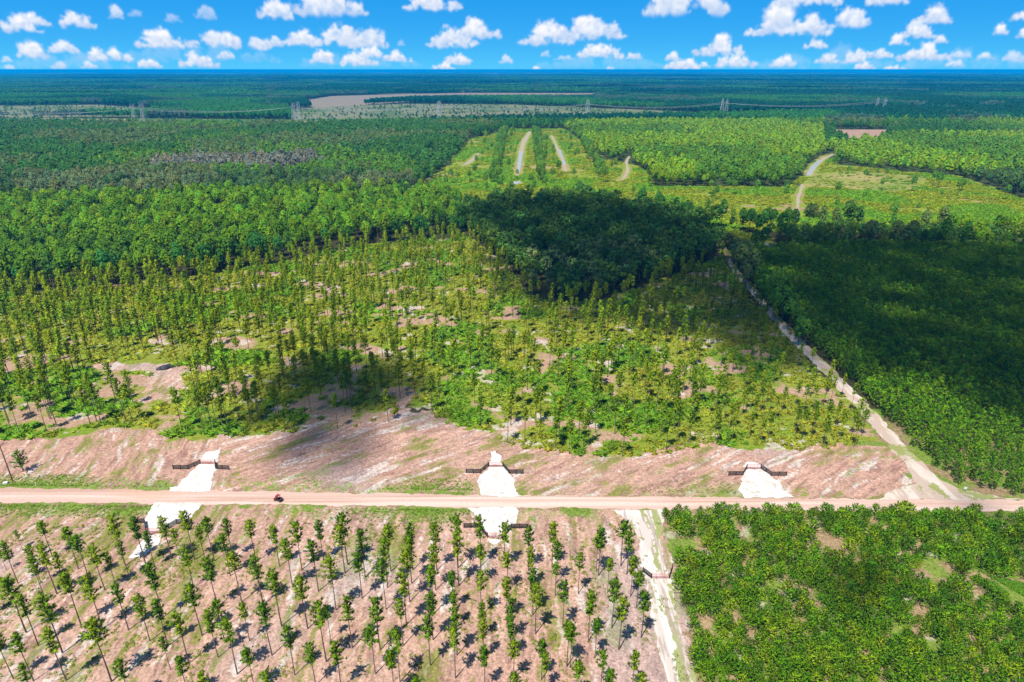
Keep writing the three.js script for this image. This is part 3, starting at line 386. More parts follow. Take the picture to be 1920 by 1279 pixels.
// ---- the lone pine by the utility pole, and pines along the far side of the clearing
{ const [x, z] = G(44, 884), s = pineShape(61, { h: 6.2, base: 0.26, R: 1.7, tufts: 110, size: 0.65, n: 11, r0: 0.12 }), t = thing('pine_tree', x, 0, z, 1); put('trunk', s.trunk, barkMats[1], t); put('crown', s.crown, crownMats[3], t); tag(t, 'small lone bushy pine beside the wooden utility pole', 'pine tree', 'pines beyond the dirt road'); }
const standPines = [];
{
  const q = rng(9), b = LAND.stand.box, step = 4.3;
  for (let z = b[3]; z > b[2]; z -= step) for (let x = Math.max(b[0], -420); x < Math.min(b[1], 420); x += step) {
    const px = x + (q() - 0.5) * step * 0.95, pz = z + (q() - 0.5) * step * 0.95; if (!inside(LAND.stand, px, pz) || inside(BARE, px, pz)) continue; if (q() < 0.8 && [8, 16, 24].some((d) => inside(BARE, px * (1 - d / pz), pz - d))) continue; if (Math.abs(px) > 0.92 * -pz + 50) continue;
    const [sx, sy] = seenAt(px, 0, pz), thick = 0.33 + 0.5 * (fbm(px * 0.02 + 4, pz * 0.02, 2) - 0.5) + (sx < 700 && sy < 640 && sy > 520 ? 0.25 : 0) + (sx > 1380 ? 0.18 : 0) + (sy > 790 ? 0.05 : 0);
    if (q() < thick) standPines.push({ x: px, z: pz, h: lerp(11.5, 14.5, q()) * (sx > 1300 ? 0.72 : sx < 420 ? 1.06 : 0.94), k: Math.floor(q() * 64) });
  }
  standPines.sort((a, b) => b.z - a.z);
  const near = standPines.slice(0, 165), rows = new Map(); near.forEach((t) => { const r = Math.floor(-t.z / 9); (rows.get(r) ?? rows.set(r, []).get(r)).push(t); });
  [...rows.keys()].sort((a, b) => a - b).forEach((r, i) => rows.get(r).sort((a, c) => a.x - c.x).forEach((t, j) => { t.label = `pine across the clearing, ${ord(j + 1)} from left in the ${ord(i + 1)} line back`; }));
  const greens = [[0.18, 0.31, 0.01], [0.23, 0.36, 0.012], [0.27, 0.385, 0.013], [0.15, 0.275, 0.01]].map((c) => leafMat(...c));
  for (const t of near) pine(t.x, t.z, t.h, t.k, q, t.label, 'pines beyond the dirt road', greens, 0.82);
  const lists = pineSet.map(() => []); for (const t of standPines.slice(165)) lists[t.k % 8].push([t.x, t.z, t.h / 13 * 0.84, q() * 6.28, shade([1.0, 1.0, 1], q, 0.4, 0.25), 1.15]);
  lists.forEach((l, k) => scatter('pine_stand', whole(pineSet[k], BARK, k % 2 ? [0.28, 0.39, 0.014] : [0.22, 0.35, 0.012]), plain, l, 'open stand of slender pines beyond the clearing'));
}
// ---- palmetto, grass and brush under the open stand, on verges and over the regrowth
const shrubs = [shrubShape(1), shrubShape(2, 1.1, 0.7, 30), shrubShape(3, 0.8, 1.0, 24)], tufts = [shrubShape(7, 0.6, 0.35, 20, 0.16), shrubShape(8, 0.8, 0.3, 22, 0.18)];
{
  const q = rng(31), L = [[], [], []], b = LAND.stand.box, step = 1.75;
  for (let z = b[3]; z > Math.max(b[2], -420); z -= step) for (let x = Math.max(b[0], -370); x < Math.min(b[1], 370); x += step) {
    const px = x + (q() - 0.5) * 2.4, pz = z + (q() - 0.5) * 2.4; if (Math.abs(px) > 0.9 * -pz + 40 || !inside(LAND.stand, px, pz) || inside(BARE, px, pz)) continue;
    const n = bareness(px, pz), dense = sstep(0.64, 0.46, n) * 0.9 + 0.08; if (q() > dense) continue;
    const [sx, sy] = seenAt(px, 0, pz), rich = sstep(0.5, 0.68, fbm(px * 0.045 + 90, pz * 0.045, 2) + (sx < 520 && sy > 660 ? 0.12 : 0)), base = [lerp(0.3, 0.14, rich), lerp(0.335, 0.3, rich), lerp(0.022, 0.01, rich)];
    L[Math.floor(q() * 3)].push([px, pz, lerp(0.5, 1.35, q()) * (1 + rich * 0.5), q() * 6.28, shade(base, q, 0.5, 0.25), 0.8 + 0.5 * q()]);
  }
  L.forEach((l, k) => scatter('undergrowth', shrubs[k], plain, l, 'low palmetto and brush under the open pines'));
  const V = [[], []]; for (let i = 0; i < 15000; i++) {
    const x = (q() * 2 - 1) * 190, far = q() < 0.5, off = 4 + 5 * Math.pow(q(), 1.8), z = roadAt(x) + (far ? -off : off); if (inside(LAND.young, x, z) || inside(LAND.planted, x, z) || (x > 30 && x < 46 && !far) || (x > -10 && q() < 0.8)) continue;
    if (fbm(x * 0.05 + 1, z * 0.02, 2) + sstep(10, -70, x) * 0.16 + (q() - 0.5) * 0.2 < 0.6) continue; V[i % 2].push([x, z, 0.35 + 0.4 * q(), q() * 6.28, shade([0.15, 0.26, 0.018], q, 0.5, 0.6)]);
  }
  for (let i = 0; i < 16000; i++) { const x = lerp(-130, 48, q()), z = lerp(-72, -124, q()); if (!inside(LAND.fore, x, z)) continue; const n = fbm(x * 0.5 + 70, z * 0.12, 4) + sstep(0.45, 0.62, fbm(x * 0.035 + 3, z * 0.035 + 60, 2)) * 0.13 + sstep(20, -60, x) * 0.012; if (n + (q() - 0.5) * 0.1 < 0.63) continue; V[i % 2].push([x, z, 0.35 + 0.55 * q(), q() * 6.28, shade([0.2, 0.26, 0.025], q, 0.6, 0.7)]); }
  for (let i = 0; i < 5000; i++) { const b = MOUND.box, x = lerp(b[0], b[1], q()), z = lerp(b[2], b[3], q()); if (inside(MOUND, x, z) && fbm(x * 0.3, z * 0.3, 2) < 0.6) V[i % 2].push([x, z, 0.6 + 0.7 * q(), q() * 6.28, shade([0.12, 0.28, 0.014], q, 0.5, 0.4)]); }
  V.forEach((l, k) => scatter('grass', tufts[k], plain, l, 'weedy grass along the road verges and old rows'));
  const R = [[], [], []]; { const bb = LAND.regrowth.box; for (let i = 0; i < 130000; i++) { const z = bb[3] - (bb[3] - bb[2]) * Math.pow(q(), 1.7), x = lerp(bb[0], bb[1], q()); if (Math.abs(x) > -0.86 * z + 40 || !(inside(LAND.regrowth, x, z) || inside(LAND.glade, x, z)) || (inside(LAND.straw, x, z) && q() < 0.93) || onTrack(x, z)) continue; const n = fbm(x * 0.03 + 5, z * 0.03, 3); if (n + (q() - 0.5) * 0.25 < 0.36) continue; R[i % 3].push([x, z, lerp(1.4, 3.4, q() * q()) * 1.0, q() * 6.28, shade([lerp(0.24, 0.14, sstep(.45, .6, n)), 0.31, 0.012], q, 0.5, 0.25), 0.8]); } }
  R.forEach((l, k) => scatter('regrowth_brush', shrubs[k], plain, l, 'bright green regrowth brush on the old cutting'));
}
// ---- the young plantation at the near right, in rows
{
  const q = rng(44), shapes = []; for (let k = 0; k < 6; k++) shapes.push(youngShape(300 + k * 17, 4.0 + 0.2 * (k % 3), 1.6 + 0.12 * (k % 4)));
  const mats = [[0.13, 0.29, 0.008], [0.175, 0.33, 0.01], [0.23, 0.36, 0.012], [0.1, 0.245, 0.009]].map((c) => leafMat(...c)), bark = mat(0.1, 0.07, 0.055), all = [];
  const a = G(1244, 964), rowStep = 1.95, along = 1.75;
  for (let r = 0; r < 47; r++) { let n = 0; for (let c = 0; c < 150; c++) { const x = 30 + c * along + (q() - 0.5) * 0.9, z = roadAt(x) + 5.2 + r * rowStep + (q() - 0.5) * 0.9; if (!inside(LAND.young, x, z) || x > 125 || inside(MOUND, x, z)) continue; n++; const gap = fbm(x * 0.2 + 8 - z * 0.12, z * 0.1 + x * 0.06, 3); if (gap > 0.72 || q() < 0.05) continue; all.push({ x, z, r: r + 1, c: n, h: lerp(2.2, 4.0, q()) * (r === 0 && q() < 0.4 ? 1.25 : 1) }); } }
  const big = all.map((t) => { const [sx, sy] = seenAt(t.x, 1.5, t.z); return { t, in: sx > 0 && sx < 1940 && sy < 1300, d: Math.hypot(t.x, t.z, 98) / t.h }; }).filter((e) => e.in).sort((p, s) => p.d - s.d).slice(0, 290).map((e) => e.t), chosen = new Set(big), lists = shapes.map(() => []);
  all.forEach((t) => {
    const k = Math.floor(q() * 6), s = shapes[k], f = t.h / s.h;
    if (!chosen.has(t)) { lists[k].push([t.x, t.z, f * 1.08, q() * 6.28, shade([1, 1, 1], q, 0.8, 0.4)]); return; }
    const o = thing('young_pine', t.x, 0, t.z, q() * 6.28); o.scale.set(f * 1.12, f, f * 1.12); put('trunk', s.trunk, bark, o); put('crown', s.crown, mats[Math.floor(q() * 4)], o);
    tag(o, `young pine, ${ord(t.c)} from the sand lane in the ${ord(t.r)} row from the road`, 'young pine', 'young plantation pines at the near right');
  });
  lists.forEach((l, k) => scatter('young_plantation', whole(shapes[k], [0.1, 0.07, 0.055], [[0.13, 0.29, 0.008], [0.19, 0.34, 0.01], [0.105, 0.255, 0.009]][k % 3]), plain, l, 'young pines filling the near right plantation'));
}
// ---- the dense plantation beyond the road on the right
{
  const q = rng(55), shapes = []; for (let k = 0; k < 6; k++) shapes.push(pineShape(500 + k * 7, { h: 8, base: 0.14, R: 1.5, tufts: 84, size: 0.7, n: 9, r0: 0.1, dense: 1.3 }));
  const mats = [[0.14, 0.34, 0.01], [0.19, 0.38, 0.012], [0.105, 0.28, 0.01]].map((c) => leafMat(...c)), bark = mat(0.1, 0.07, 0.055), all = [], b = LAND.planted.box; let r = 0;
  for (let z = b[3]; z > b[2]; z -= 2.6) { r++; for (let x = b[0]; x < b[1]; x += 2.1) { const px = x + (q() - 0.5) * 1.3, pz = z + (q() - 0.5) * 1.3; if (px > 0.86 * -pz + 40 || !inside(LAND.planted, px, pz) || q() < 0.05) continue; all.push({ x: px, z: pz, h: lerp(5.5, 8, q()) * lerp(0.72, 1, sstep(-140, -175, pz)), r }); } }
  const rows = new Map(); all.forEach((t) => (rows.get(t.r) ?? rows.set(t.r, []).get(t.r)).push(t)); [...rows.keys()].sort((m, n) => m - n).forEach((m, i) => rows.get(m).sort((s, t) => s.x - t.x).forEach((t, j) => { t.c = j + 1; t.row = i + 1; }));
  const chosen = new Set(all.filter((t) => { const s = seenAt(t.x, 4, t.z); return s[0] < 1930; }).sort((s, t) => t.z - s.z).slice(0, 260)), lists = shapes.map(() => []);
  all.forEach((t) => {
    const k = Math.floor(q() * 6), s = shapes[k], f = t.h / s.h;
    if (!chosen.has(t)) { lists[k].push([t.x, t.z, f, q() * 6.28, shade([1, 1, 1], q, 0.5, 0.4)]); return; }
    const o = thing('plantation_pine', t.x, 0, t.z, q() * 6.28); o.scale.setScalar(f); put('trunk', s.trunk, bark, o); put('crown', s.crown, mats[Math.floor(q() * 3)], o);
    tag(o, `dense plantation pine, ${ord(t.c)} from the sand track in the ${ord(t.row)} row back`, 'plantation pine', 'plantation pines beyond the road junction');
  });
  lists.forEach((l, k) => scatter('pine_plantation', whole(shapes[k], [0.1, 0.07, 0.055], [[0.14, 0.34, 0.01], [0.19, 0.38, 0.012], [0.105, 0.28, 0.01]][k % 3]), plain, l, 'close-set pines filling the far right plantation'));
}
// ---- the woods: from the tall pines behind the stand out to ten kilometres
{
  const q = rng(66), H = [0, 1, 2, 3].map((k) => broadShape(700 + k * 9, { h: 15, R: 3.3 + 0.3 * k, lobes: 9, per: 34, size: 0.95 })), T = [0, 1, 2, 3, 4].map((k) => forestShape(800 + k * 5, { h: 17, R: 2.7 + 0.22 * k, base: 0.5 + 0.05 * (k % 3), n: 165, size: 1.15 })), F = [0, 1, 2].map((k) => forestShape(900 + k * 5, { h: 16, R: 3.7, base: 0.38, n: 64, size: 2.0 }));
  const hw = H.map(() => []), tp = T.map(() => []), ft = F.map(() => []), far1 = [[], []], far2 = [[], []], thingsH = [], dark = [];
  const kindTint = (k, x, z) => { const n = fbm(x * 0.0035 + 3, z * 0.0035 + 8, 3), m = fbm(x * 0.009 + 60, z * 0.009, 2); return k === 'tall' ? [0.1, 0.215, 0.009] : k === 'eastwood' ? (m > 0.6 ? [0.085, 0.2, 0.016] : [0.15, 0.28, 0.012]) : k === 'westwood' ? (m > 0.56 ? [0.09, 0.155, 0.04] : n > 0.56 ? [0.08, 0.19, 0.016] : [0.045, 0.14, 0.022]) : k === 'grey' ? [0.15, 0.165, 0.12] : k === 'cypress' ? (m > 0.5 ? [0.11, 0.16, 0.06] : [0.06, 0.13, 0.035]) : z < -1300 ? (n > 0.58 ? [0.03, 0.15, 0.03] : n < 0.45 ? [0.008, 0.07, 0.035] : m > 0.56 ? [0.05, 0.11, 0.07] : [0.012, 0.095, 0.04]) : n > 0.54 ? [0.115, 0.235, 0.01] : n < 0.43 ? [0.035, 0.125, 0.02] : m > 0.54 ? [0.09, 0.15, 0.045] : [0.06, 0.165, 0.016]; };  // distant stands: dark blue-teal haze is painted into their tints
  for (let z = -230; z > -1300; z -= 4.6) for (let x = -1200; x < 1200; x += 4.6) {
    const px = x + (q() - 0.5) * 4.2, pz = z + (q() - 0.5) * 4.2; if (Math.abs(px) > 0.87 * -pz + 50 || onTrack(px, pz, 3)) continue; const k = at(px, pz).replace('2', '');
    if (k === 'hardwood' || k === 'swamp') { if (q() < 0.62) hw[Math.floor(q() * 4)].push([px, pz, lerp(0.7, 1.15, q()) * (k === 'swamp' ? 0.7 : 1), q() * 6.28, shade([0.085, 0.19, 0.03], q, 0.6, 0.5)]); continue; }
    if (k === 'tall') { if (q() < 0.6) { const front = pz; if (q() < 0.2) hw[Math.floor(q() * 4)].push([px, pz, lerp(0.7, 1.1, q()), q() * 6.28, shade([0.05, 0.125, 0.018], q, 0.7, 0.4)]); else tp[Math.floor(q() * 5)].push([px, pz, lerp(0.7, 1.12, q()), q() * 6.28, shade(kindTint(k, px, pz), q, 0.8, 0.5)]); } continue; }
    if (k === 'regrowth' || k === 'glade') { const strip = [[935, 1010, 1110].some((c) => { const s = seenAt(px, 0, pz); return Math.abs(s[0] - c - (s[1] - 300) * (c - 985) * 0.004) < 7 && s[1] < 345 && s[1] > 252; })][0]; if (q() < (strip ? 0.55 : 0.018)) tp[Math.floor(q() * 5)].push([px, pz, lerp(0.45, 0.95, q()), q() * 6.28, shade([0.08, 0.19, 0.02], q, 0.5, 0.4)]); continue; }
    if (k === 'marsh' || k === 'line') { if (q() < 0.05) ft[Math.floor(q() * 3)].push([px, pz, lerp(0.3, 0.7, q()), q() * 6.28, shade([0.08, 0.13, 0.03], q, 0.5)]); continue; }
    if (k !== 'forest' && k !== 'grey' && k !== 'cypress' && k !== 'westwood' && k !== 'eastwood') continue;
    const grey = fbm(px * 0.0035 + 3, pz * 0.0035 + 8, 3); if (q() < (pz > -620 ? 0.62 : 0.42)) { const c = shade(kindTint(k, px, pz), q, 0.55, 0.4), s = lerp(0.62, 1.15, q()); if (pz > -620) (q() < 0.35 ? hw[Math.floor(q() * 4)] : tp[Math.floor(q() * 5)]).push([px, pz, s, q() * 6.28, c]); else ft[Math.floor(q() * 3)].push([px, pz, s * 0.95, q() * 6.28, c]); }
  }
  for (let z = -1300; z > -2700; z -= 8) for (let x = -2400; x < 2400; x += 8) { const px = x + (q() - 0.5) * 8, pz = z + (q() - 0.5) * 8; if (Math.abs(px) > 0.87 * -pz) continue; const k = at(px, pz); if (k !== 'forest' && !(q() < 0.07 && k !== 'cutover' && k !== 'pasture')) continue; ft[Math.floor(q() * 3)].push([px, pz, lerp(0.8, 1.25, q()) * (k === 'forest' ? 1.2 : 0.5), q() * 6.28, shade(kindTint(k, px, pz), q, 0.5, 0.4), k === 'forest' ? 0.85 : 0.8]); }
  const c1 = [canopyShape(1, 24, 15, 60, 4.6), canopyShape(2, 24, 15, 60, 4.6)], c2 = [canopyShape(3, 60, 17, 90, 9), canopyShape(4, 60, 17, 90, 9)];
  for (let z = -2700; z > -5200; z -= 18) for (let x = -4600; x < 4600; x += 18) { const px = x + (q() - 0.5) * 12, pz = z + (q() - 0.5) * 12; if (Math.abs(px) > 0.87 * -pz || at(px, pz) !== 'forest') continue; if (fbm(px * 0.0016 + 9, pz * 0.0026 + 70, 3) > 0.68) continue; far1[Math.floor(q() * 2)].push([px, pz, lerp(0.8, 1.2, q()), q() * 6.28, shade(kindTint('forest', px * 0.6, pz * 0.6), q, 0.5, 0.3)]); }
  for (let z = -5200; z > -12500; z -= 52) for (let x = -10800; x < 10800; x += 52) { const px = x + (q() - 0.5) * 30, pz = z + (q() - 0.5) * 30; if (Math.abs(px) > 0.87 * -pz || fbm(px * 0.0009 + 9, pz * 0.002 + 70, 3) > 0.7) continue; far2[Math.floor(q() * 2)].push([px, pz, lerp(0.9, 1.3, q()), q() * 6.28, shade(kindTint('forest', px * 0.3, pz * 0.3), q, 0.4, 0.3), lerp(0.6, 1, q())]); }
  // the broadleaf trees and tall pines that stand out nearest are things of their own
  const loneMat = leafMat(0.06, 0.15, 0.03), hm = [mat(0.16, 0.14, 0.12), mat(0.11, 0.09, 0.075)], named = (lists, shapes, name, n, zone, cat, text, group, mats) => {
    const all = []; lists.forEach((l, k) => l.forEach((e) => { if (inside(LAND[zone], e[0], e[1])) { const s = seenAt(e[0], 8, e[1]); if (s[0] > 5 && s[0] < 1915) all.push([k, e]); } })); all.sort((a, b) => b[1][1] - a[1][1]);
    const pick = all.slice(0, n), gone = new Set(pick.map((p) => p[1])); lists.forEach((l, k) => { lists[k] = l.filter((e) => !gone.has(e)); });
    const rows = new Map(); pick.forEach((p) => { const r = Math.floor(-p[1][1] / 12); (rows.get(r) ?? rows.set(r, []).get(r)).push(p); });
    [...rows.keys()].sort((a, b) => a - b).forEach((r, i) => rows.get(r).sort((a, b) => a[1][0] - b[1][0]).forEach(([k, e], j) => { const o = thing(name, e[0], 0, e[1], e[3]); o.scale.setScalar(e[2]); put('trunk', shapes[k].trunk, hm[j % 2], o); put('crown', shapes[k].crown, mats[Math.floor(q() * mats.length)], o); tag(o, text(ord(j + 1), ord(i + 1)), cat, group); }));
  };
  named(hw, H, 'broadleaf_tree', 150, 'hardwood', 'broadleaf tree', (j, i) => `broadleaf tree in the shaded grove, ${j} from left in its ${i} line`, 'broadleaf trees of the shaded grove', [[0.075, 0.17, 0.03], [0.10, 0.2, 0.03], [0.13, 0.2, 0.07], [0.06, 0.15, 0.03]].map((c) => leafMat(...c)));
  named(tp, T, 'tall_pine', 170, 'tall', 'tall pine', (j, i) => `tall pine at the left wood, ${j} from left in its ${i} line`, 'tall pines at the front of the left wood', [[0.075, 0.175, 0.009], [0.1, 0.205, 0.01], [0.06, 0.145, 0.014]].map((c) => leafMat(...c)));
  [[1585, 430, 21, 'tallest dark tree standing above the shaded swamp edge'], [1603, 432, 17, 'dark round tree beside the tallest swamp edge tree'], [1432, 420, 11, 'lone dark tree in the bright regrowth near the flooded track'], [1086, 384, 19, 'tall dark tree on the back edge of the grove'], [1102, 386, 17, 'dark tree right beside the tall one behind the grove'], [1130, 384, 13, 'small dark tree at the right of the grove back edge']].forEach(([px, py, h, label], i) => { const [x, z] = G(px, py), o = thing('broadleaf_tree', x, 0, z, i); o.scale.setScalar(h / 15); put('trunk', H[i % 4].trunk, hm[i % 2], o); put('crown', H[i % 4].crown, loneMat, o); tag(o, label, 'broadleaf tree', 'trees standing apart'); });
  hw.forEach((l, k) => scatter('broadleaf_wood', whole(H[k], [2.2, 1.1, 4]), plain, l, 'broadleaf woodland in the middle distance'));
  tp.forEach((l, k) => scatter('tall_pine_wood', whole(T[k], [1.6, 0.65, 4.5]), plain, l, 'tall pine wood in the middle distance'));
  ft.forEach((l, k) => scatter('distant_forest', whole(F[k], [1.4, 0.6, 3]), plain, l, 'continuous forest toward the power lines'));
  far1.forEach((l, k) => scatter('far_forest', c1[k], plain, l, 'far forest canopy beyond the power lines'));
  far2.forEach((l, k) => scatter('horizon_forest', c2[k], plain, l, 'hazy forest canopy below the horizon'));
}
console.log('plants done');

// ---------------------------------------------------------------- built things
const box = (w, h, d, x = 0, y = 0, z = 0) => { const g = new THREE.BoxGeometry(w, h, d); g.translate(x, y, z); return g; };
function bar(a, b, r, sides = 5) { const A = new THREE.Vector3(...a), B = new THREE.Vector3(...b), d = B.clone().sub(A), g = new THREE.CylinderGeometry(r, r, d.length(), sides); g.translate(0, d.length() / 2, 0); g.applyQuaternion(new THREE.Quaternion().setFromUnitVectors(new THREE.Vector3(0, 1, 0), d.normalize())); g.translate(A.x, A.y, A.z); return g; }
const black = mat(0.012, 0.012, 0.014, 0.55), redSteel = mat(0.42, 0.045, 0.06, 0.45);
const railGeo = new Map(), postGeo = (() => { const g = new THREE.CylinderGeometry(0.11, 0.11, 1.5, 8); g.translate(0, 0.65, 0); return g; })();
function fence(pts, label) {                                         // posts and four boards to a bay
  const p = pts.map((a) => G(a[0], a[1])), f = thing('board_fence', p[0][0], 0, p[0][1]); tag(f, label, 'fence', 'black board fences beside the gates');
  const post = (x, z) => { const m = put('post', postGeo, black, f); m.position.set(x - p[0][0], 0, z - p[0][1]); };
  post(...p[0]);
  for (let i = 0; i + 1 < p.length; i++) { const [ax, az] = p[i], [bx, bz] = p[i + 1], L = Math.hypot(bx - ax, bz - az), bays = L > 2.6 ? 2 : 1; for (let k = 0; k < bays; k++) {
    const s = [lerp(ax, bx, k / bays), lerp(az, bz, k / bays)], e = [lerp(ax, bx, (k + 1) / bays), lerp(az, bz, (k + 1) / bays)]; post(...e); const l = L / bays, a = Math.atan2(-(e[1] - s[1]), e[0] - s[0]);
    for (let r = 0; r < 4; r++) { const m = put('rail', box(l - 0.02, 0.23, 0.04), black, f); m.position.set((s[0] + e[0]) / 2 - p[0][0], 0.3 + r * 0.32, (s[1] + e[1]) / 2 - p[0][1]); m.rotation.y = a; }
  } }
}
function gate(a, b, label) {
  const A = G(...a), B = G(...b), L = Math.hypot(B[0] - A[0], B[1] - A[1]) - 0.25, t = thing('farm_gate', (A[0] + B[0]) / 2, 0, (A[1] + B[1]) / 2, Math.atan2(-(B[1] - A[1]), B[0] - A[0])); tag(t, label, 'gate', 'red tube gates');
  put('frame', mergeGeometries([bar([-L / 2, 0.15, 0], [L / 2, 0.15, 0], 0.035), bar([-L / 2, 1.3, 0], [L / 2, 1.3, 0], 0.035), bar([-L / 2, 0.15, 0], [-L / 2, 1.3, 0], 0.035), bar([L / 2, 0.15, 0], [L / 2, 1.3, 0], 0.035)]), redSteel, t);
  for (let k = 1; k < 5; k++) put('bar', bar([-L / 2, 0.15 + k * 0.23, 0], [L / 2, 0.15 + k * 0.23, 0], 0.022), redSteel, t);
  for (const s of [-0.25, 0, 0.25]) put('upright', bar([L * s, 0.15, 0], [L * s, 1.3, 0], 0.022), redSteel, t);
  for (const s of [-1, 1]) put('hinge_post', (() => { const g = postGeo.clone(); g.translate(s * (L / 2 + 0.12), 0, 0); return g; })(), black, t);
}
[[[325, 880], [353, 880], [376, 870], [404, 869.5], [404.5, 879.5], [430, 881], 'far roadside by the utility pole'], [[874, 887], [901, 887.5], [916.5, 875], [943, 875], [955, 888.5], [981, 888.5], 'far roadside, middle'], [[1366, 892], [1393, 891.5], [1400, 878.8], [1426.5, 878.6], [1446, 892.5], [1474, 892.5], 'far roadside by the junction'], [[870, 990], [897, 990], [914, 1008], [944.5, 1008], [959, 991], [990, 991], 'near roadside, middle'], [[247, 981], [272, 981], [274.5, 999], [302, 1000], [332, 982.5], [361, 982.5], 'near roadside on the left']].forEach(([a, b, c, d, e, f, where]) => {
  fence([a, b, c], `black board wing fence left of the red gate, ${where}`); gate(c, d, `red tube gate between black fences, ${where}`); fence([f, e, d], `black board wing fence right of the red gate, ${where}`);
});
fence([[1205, 1073], [1221, 1085]], 'short black board fence left of the sand lane gate'); gate([1221, 1085], [1255, 1085], 'red tube gate across the rutted white sand lane'); fence([[1260, 1068], [1255, 1085]], 'short black board fence right of the sand lane gate');

// the red side-by-side buggy on the road
{
  const [x, z] = G(522, 939), t = thing('utility_buggy', x, 0.03, z, 2.75); t.scale.setScalar(0.8); tag(t, 'small red and black side-by-side buggy driving on the dirt road', 'buggy');
  const red = mat(0.2, 0.02, 0.02, 0.4), dk = mat(0.015, 0.015, 0.017, 0.6), tyre = mat(0.02, 0.02, 0.02, 0.9), rim = mat(0.25, 0.25, 0.26, 0.4);
  const hood = new THREE.Shape([[0.5, 0.45], [1.35, 0.45], [1.38, 0.72], [1.0, 0.98], [0.5, 1.02]].map((p) => new THREE.Vector2(...p))), hg = new THREE.ExtrudeGeometry(hood, { depth: 1.1, bevelEnabled: true, bevelSize: 0.05, bevelThickness: 0.05, bevelSegments: 2 }); hg.translate(0, 0, -0.55);
  put('hood', hg, red, t); put('chassis', box(2.7, 0.2, 1.0, 0, 0.42, 0), dk, t);
  const bed = put('cargo_bed', mergeGeometries([box(0.95, 0.08, 1.3, -0.9, 0.72, 0), box(0.95, 0.32, 0.06, -0.9, 0.9, 0.65), box(0.95, 0.32, 0.06, -0.9, 0.9, -0.65), box(0.06, 0.32, 1.3, -1.36, 0.9, 0)]), dk, t);
  put('tailgate', box(0.04, 0.3, 1.2, -1.41, 0.9, 0), red, t);
  put('roof', (() => { const g = box(1.15, 0.07, 1.36, 0, 1.93, 0); return g; })(), red, t);
  put('roll_cage', mergeGeometries([[0.62, 0.55], [0.62, -0.55]].map(([a, b]) => bar([a, 1.0, b], [0.42, 1.9, b], 0.035)).concat([[-0.42, 0.6], [-0.42, -0.6]].map(([a, b]) => bar([a, 0.6, b], [a, 1.9, b], 0.035)))), dk, t);
  for (const s of [-0.3, 0.3]) { const st = put('seat', mergeGeometries([box(0.5, 0.14, 0.5, -0.05, 0.72, s), box(0.12, 0.6, 0.5, -0.32, 1.02, s)]), dk, t); }
  put('steering_wheel', (() => { const g = new THREE.TorusGeometry(0.16, 0.02, 6, 14); g.rotateY(Math.PI / 2); g.translate(0.38, 1.1, 0.3); return g; })(), dk, t);
  for (const [a, b] of [[0.92, 0.62], [0.92, -0.62], [-0.92, 0.62], [-0.92, -0.62]]) { const g = new THREE.TorusGeometry(0.23, 0.1, 8, 16); g.translate(a, 0.33, b); const w = put('wheel', g, tyre, t); const h = new THREE.CylinderGeometry(0.15, 0.15, 0.12, 10); h.rotateX(Math.PI / 2); h.translate(a, 0.33, b); put('rim', h, rim, w); }
  for (const s of [-0.38, 0.38]) put('headlight', box(0.05, 0.1, 0.2, 1.44, 0.68, s), rim, t);
}
// wooden utility pole at the left
{
  const [x, z] = G(23.5, 902), t = thing('utility_pole', x, 0, z); tag(t, 'tall dark wooden utility pole by the road at the left edge', 'utility pole'); const wood = mat(0.09, 0.05, 0.035), metal = mat(0.35, 0.36, 0.37, 0.5);
  const g = new THREE.CylinderGeometry(0.11, 0.17, 11.5, 10); g.translate(0, 5.75, 0); put('pole', g, wood, t); put('crossarm', box(0.12, 0.14, 2.4, 0.18, 11.0, 0), wood, t);
  for (const s of [-1.05, -0.4, 0.4, 1.05]) put('insulator', (() => { const c = new THREE.CylinderGeometry(0.05, 0.07, 0.18, 8); c.translate(0.18, 11.16, s); return c; })(), metal, t);
}
// small pale things beside the road
{
  const w = mat(0.62, 0.63, 0.62, 0.6), post = mat(0.3, 0.27, 0.22), dkp = mat(0.05, 0.05, 0.05);
  let [x, z] = G(10.5, 907.5), o = thing('utility_box', x, 0, z, 0.3); tag(o, 'small white utility box in the grass near the pole', 'utility box'); put('cabinet', box(0.95, 0.45, 0.6, 0, 0.24, 0), w, o); put('lid', box(1.0, 0.06, 0.66, 0, 0.495, 0), w, o);
  [x, z] = G(68, 911); o = thing('marker_post', x, 0, z); tag(o, 'short white marker post at the grassy verge by the pole', 'marker post'); put('stake', box(0.1, 0.8, 0.1, 0, 0.4, 0), w, o); put('cap', box(0.2, 0.22, 0.16, 0, 0.9, 0), w, o);
  [x, z] = G(1808.5, 921); o = thing('sign_board', x, 0, z, -0.2); tag(o, 'small white board on posts at the plantation edge near the junction', 'sign'); put('board', box(0.75, 0.75, 0.05, 0, 0.95, 0), w, o); for (const s of [-0.33, 0.33]) put('post', box(0.06, 1.3, 0.06, s, 0.65, -0.06), post, o);
  [x, z] = G(1814, 926); o = thing('marker_stake', x, 0, z); tag(o, 'short striped stake just below the white board', 'marker stake'); put('stake', box(0.09, 0.55, 0.09, 0, 0.28, 0), w, o); put('band', box(0.1, 0.16, 0.1, 0, 0.12, 0), dkp, o);
}
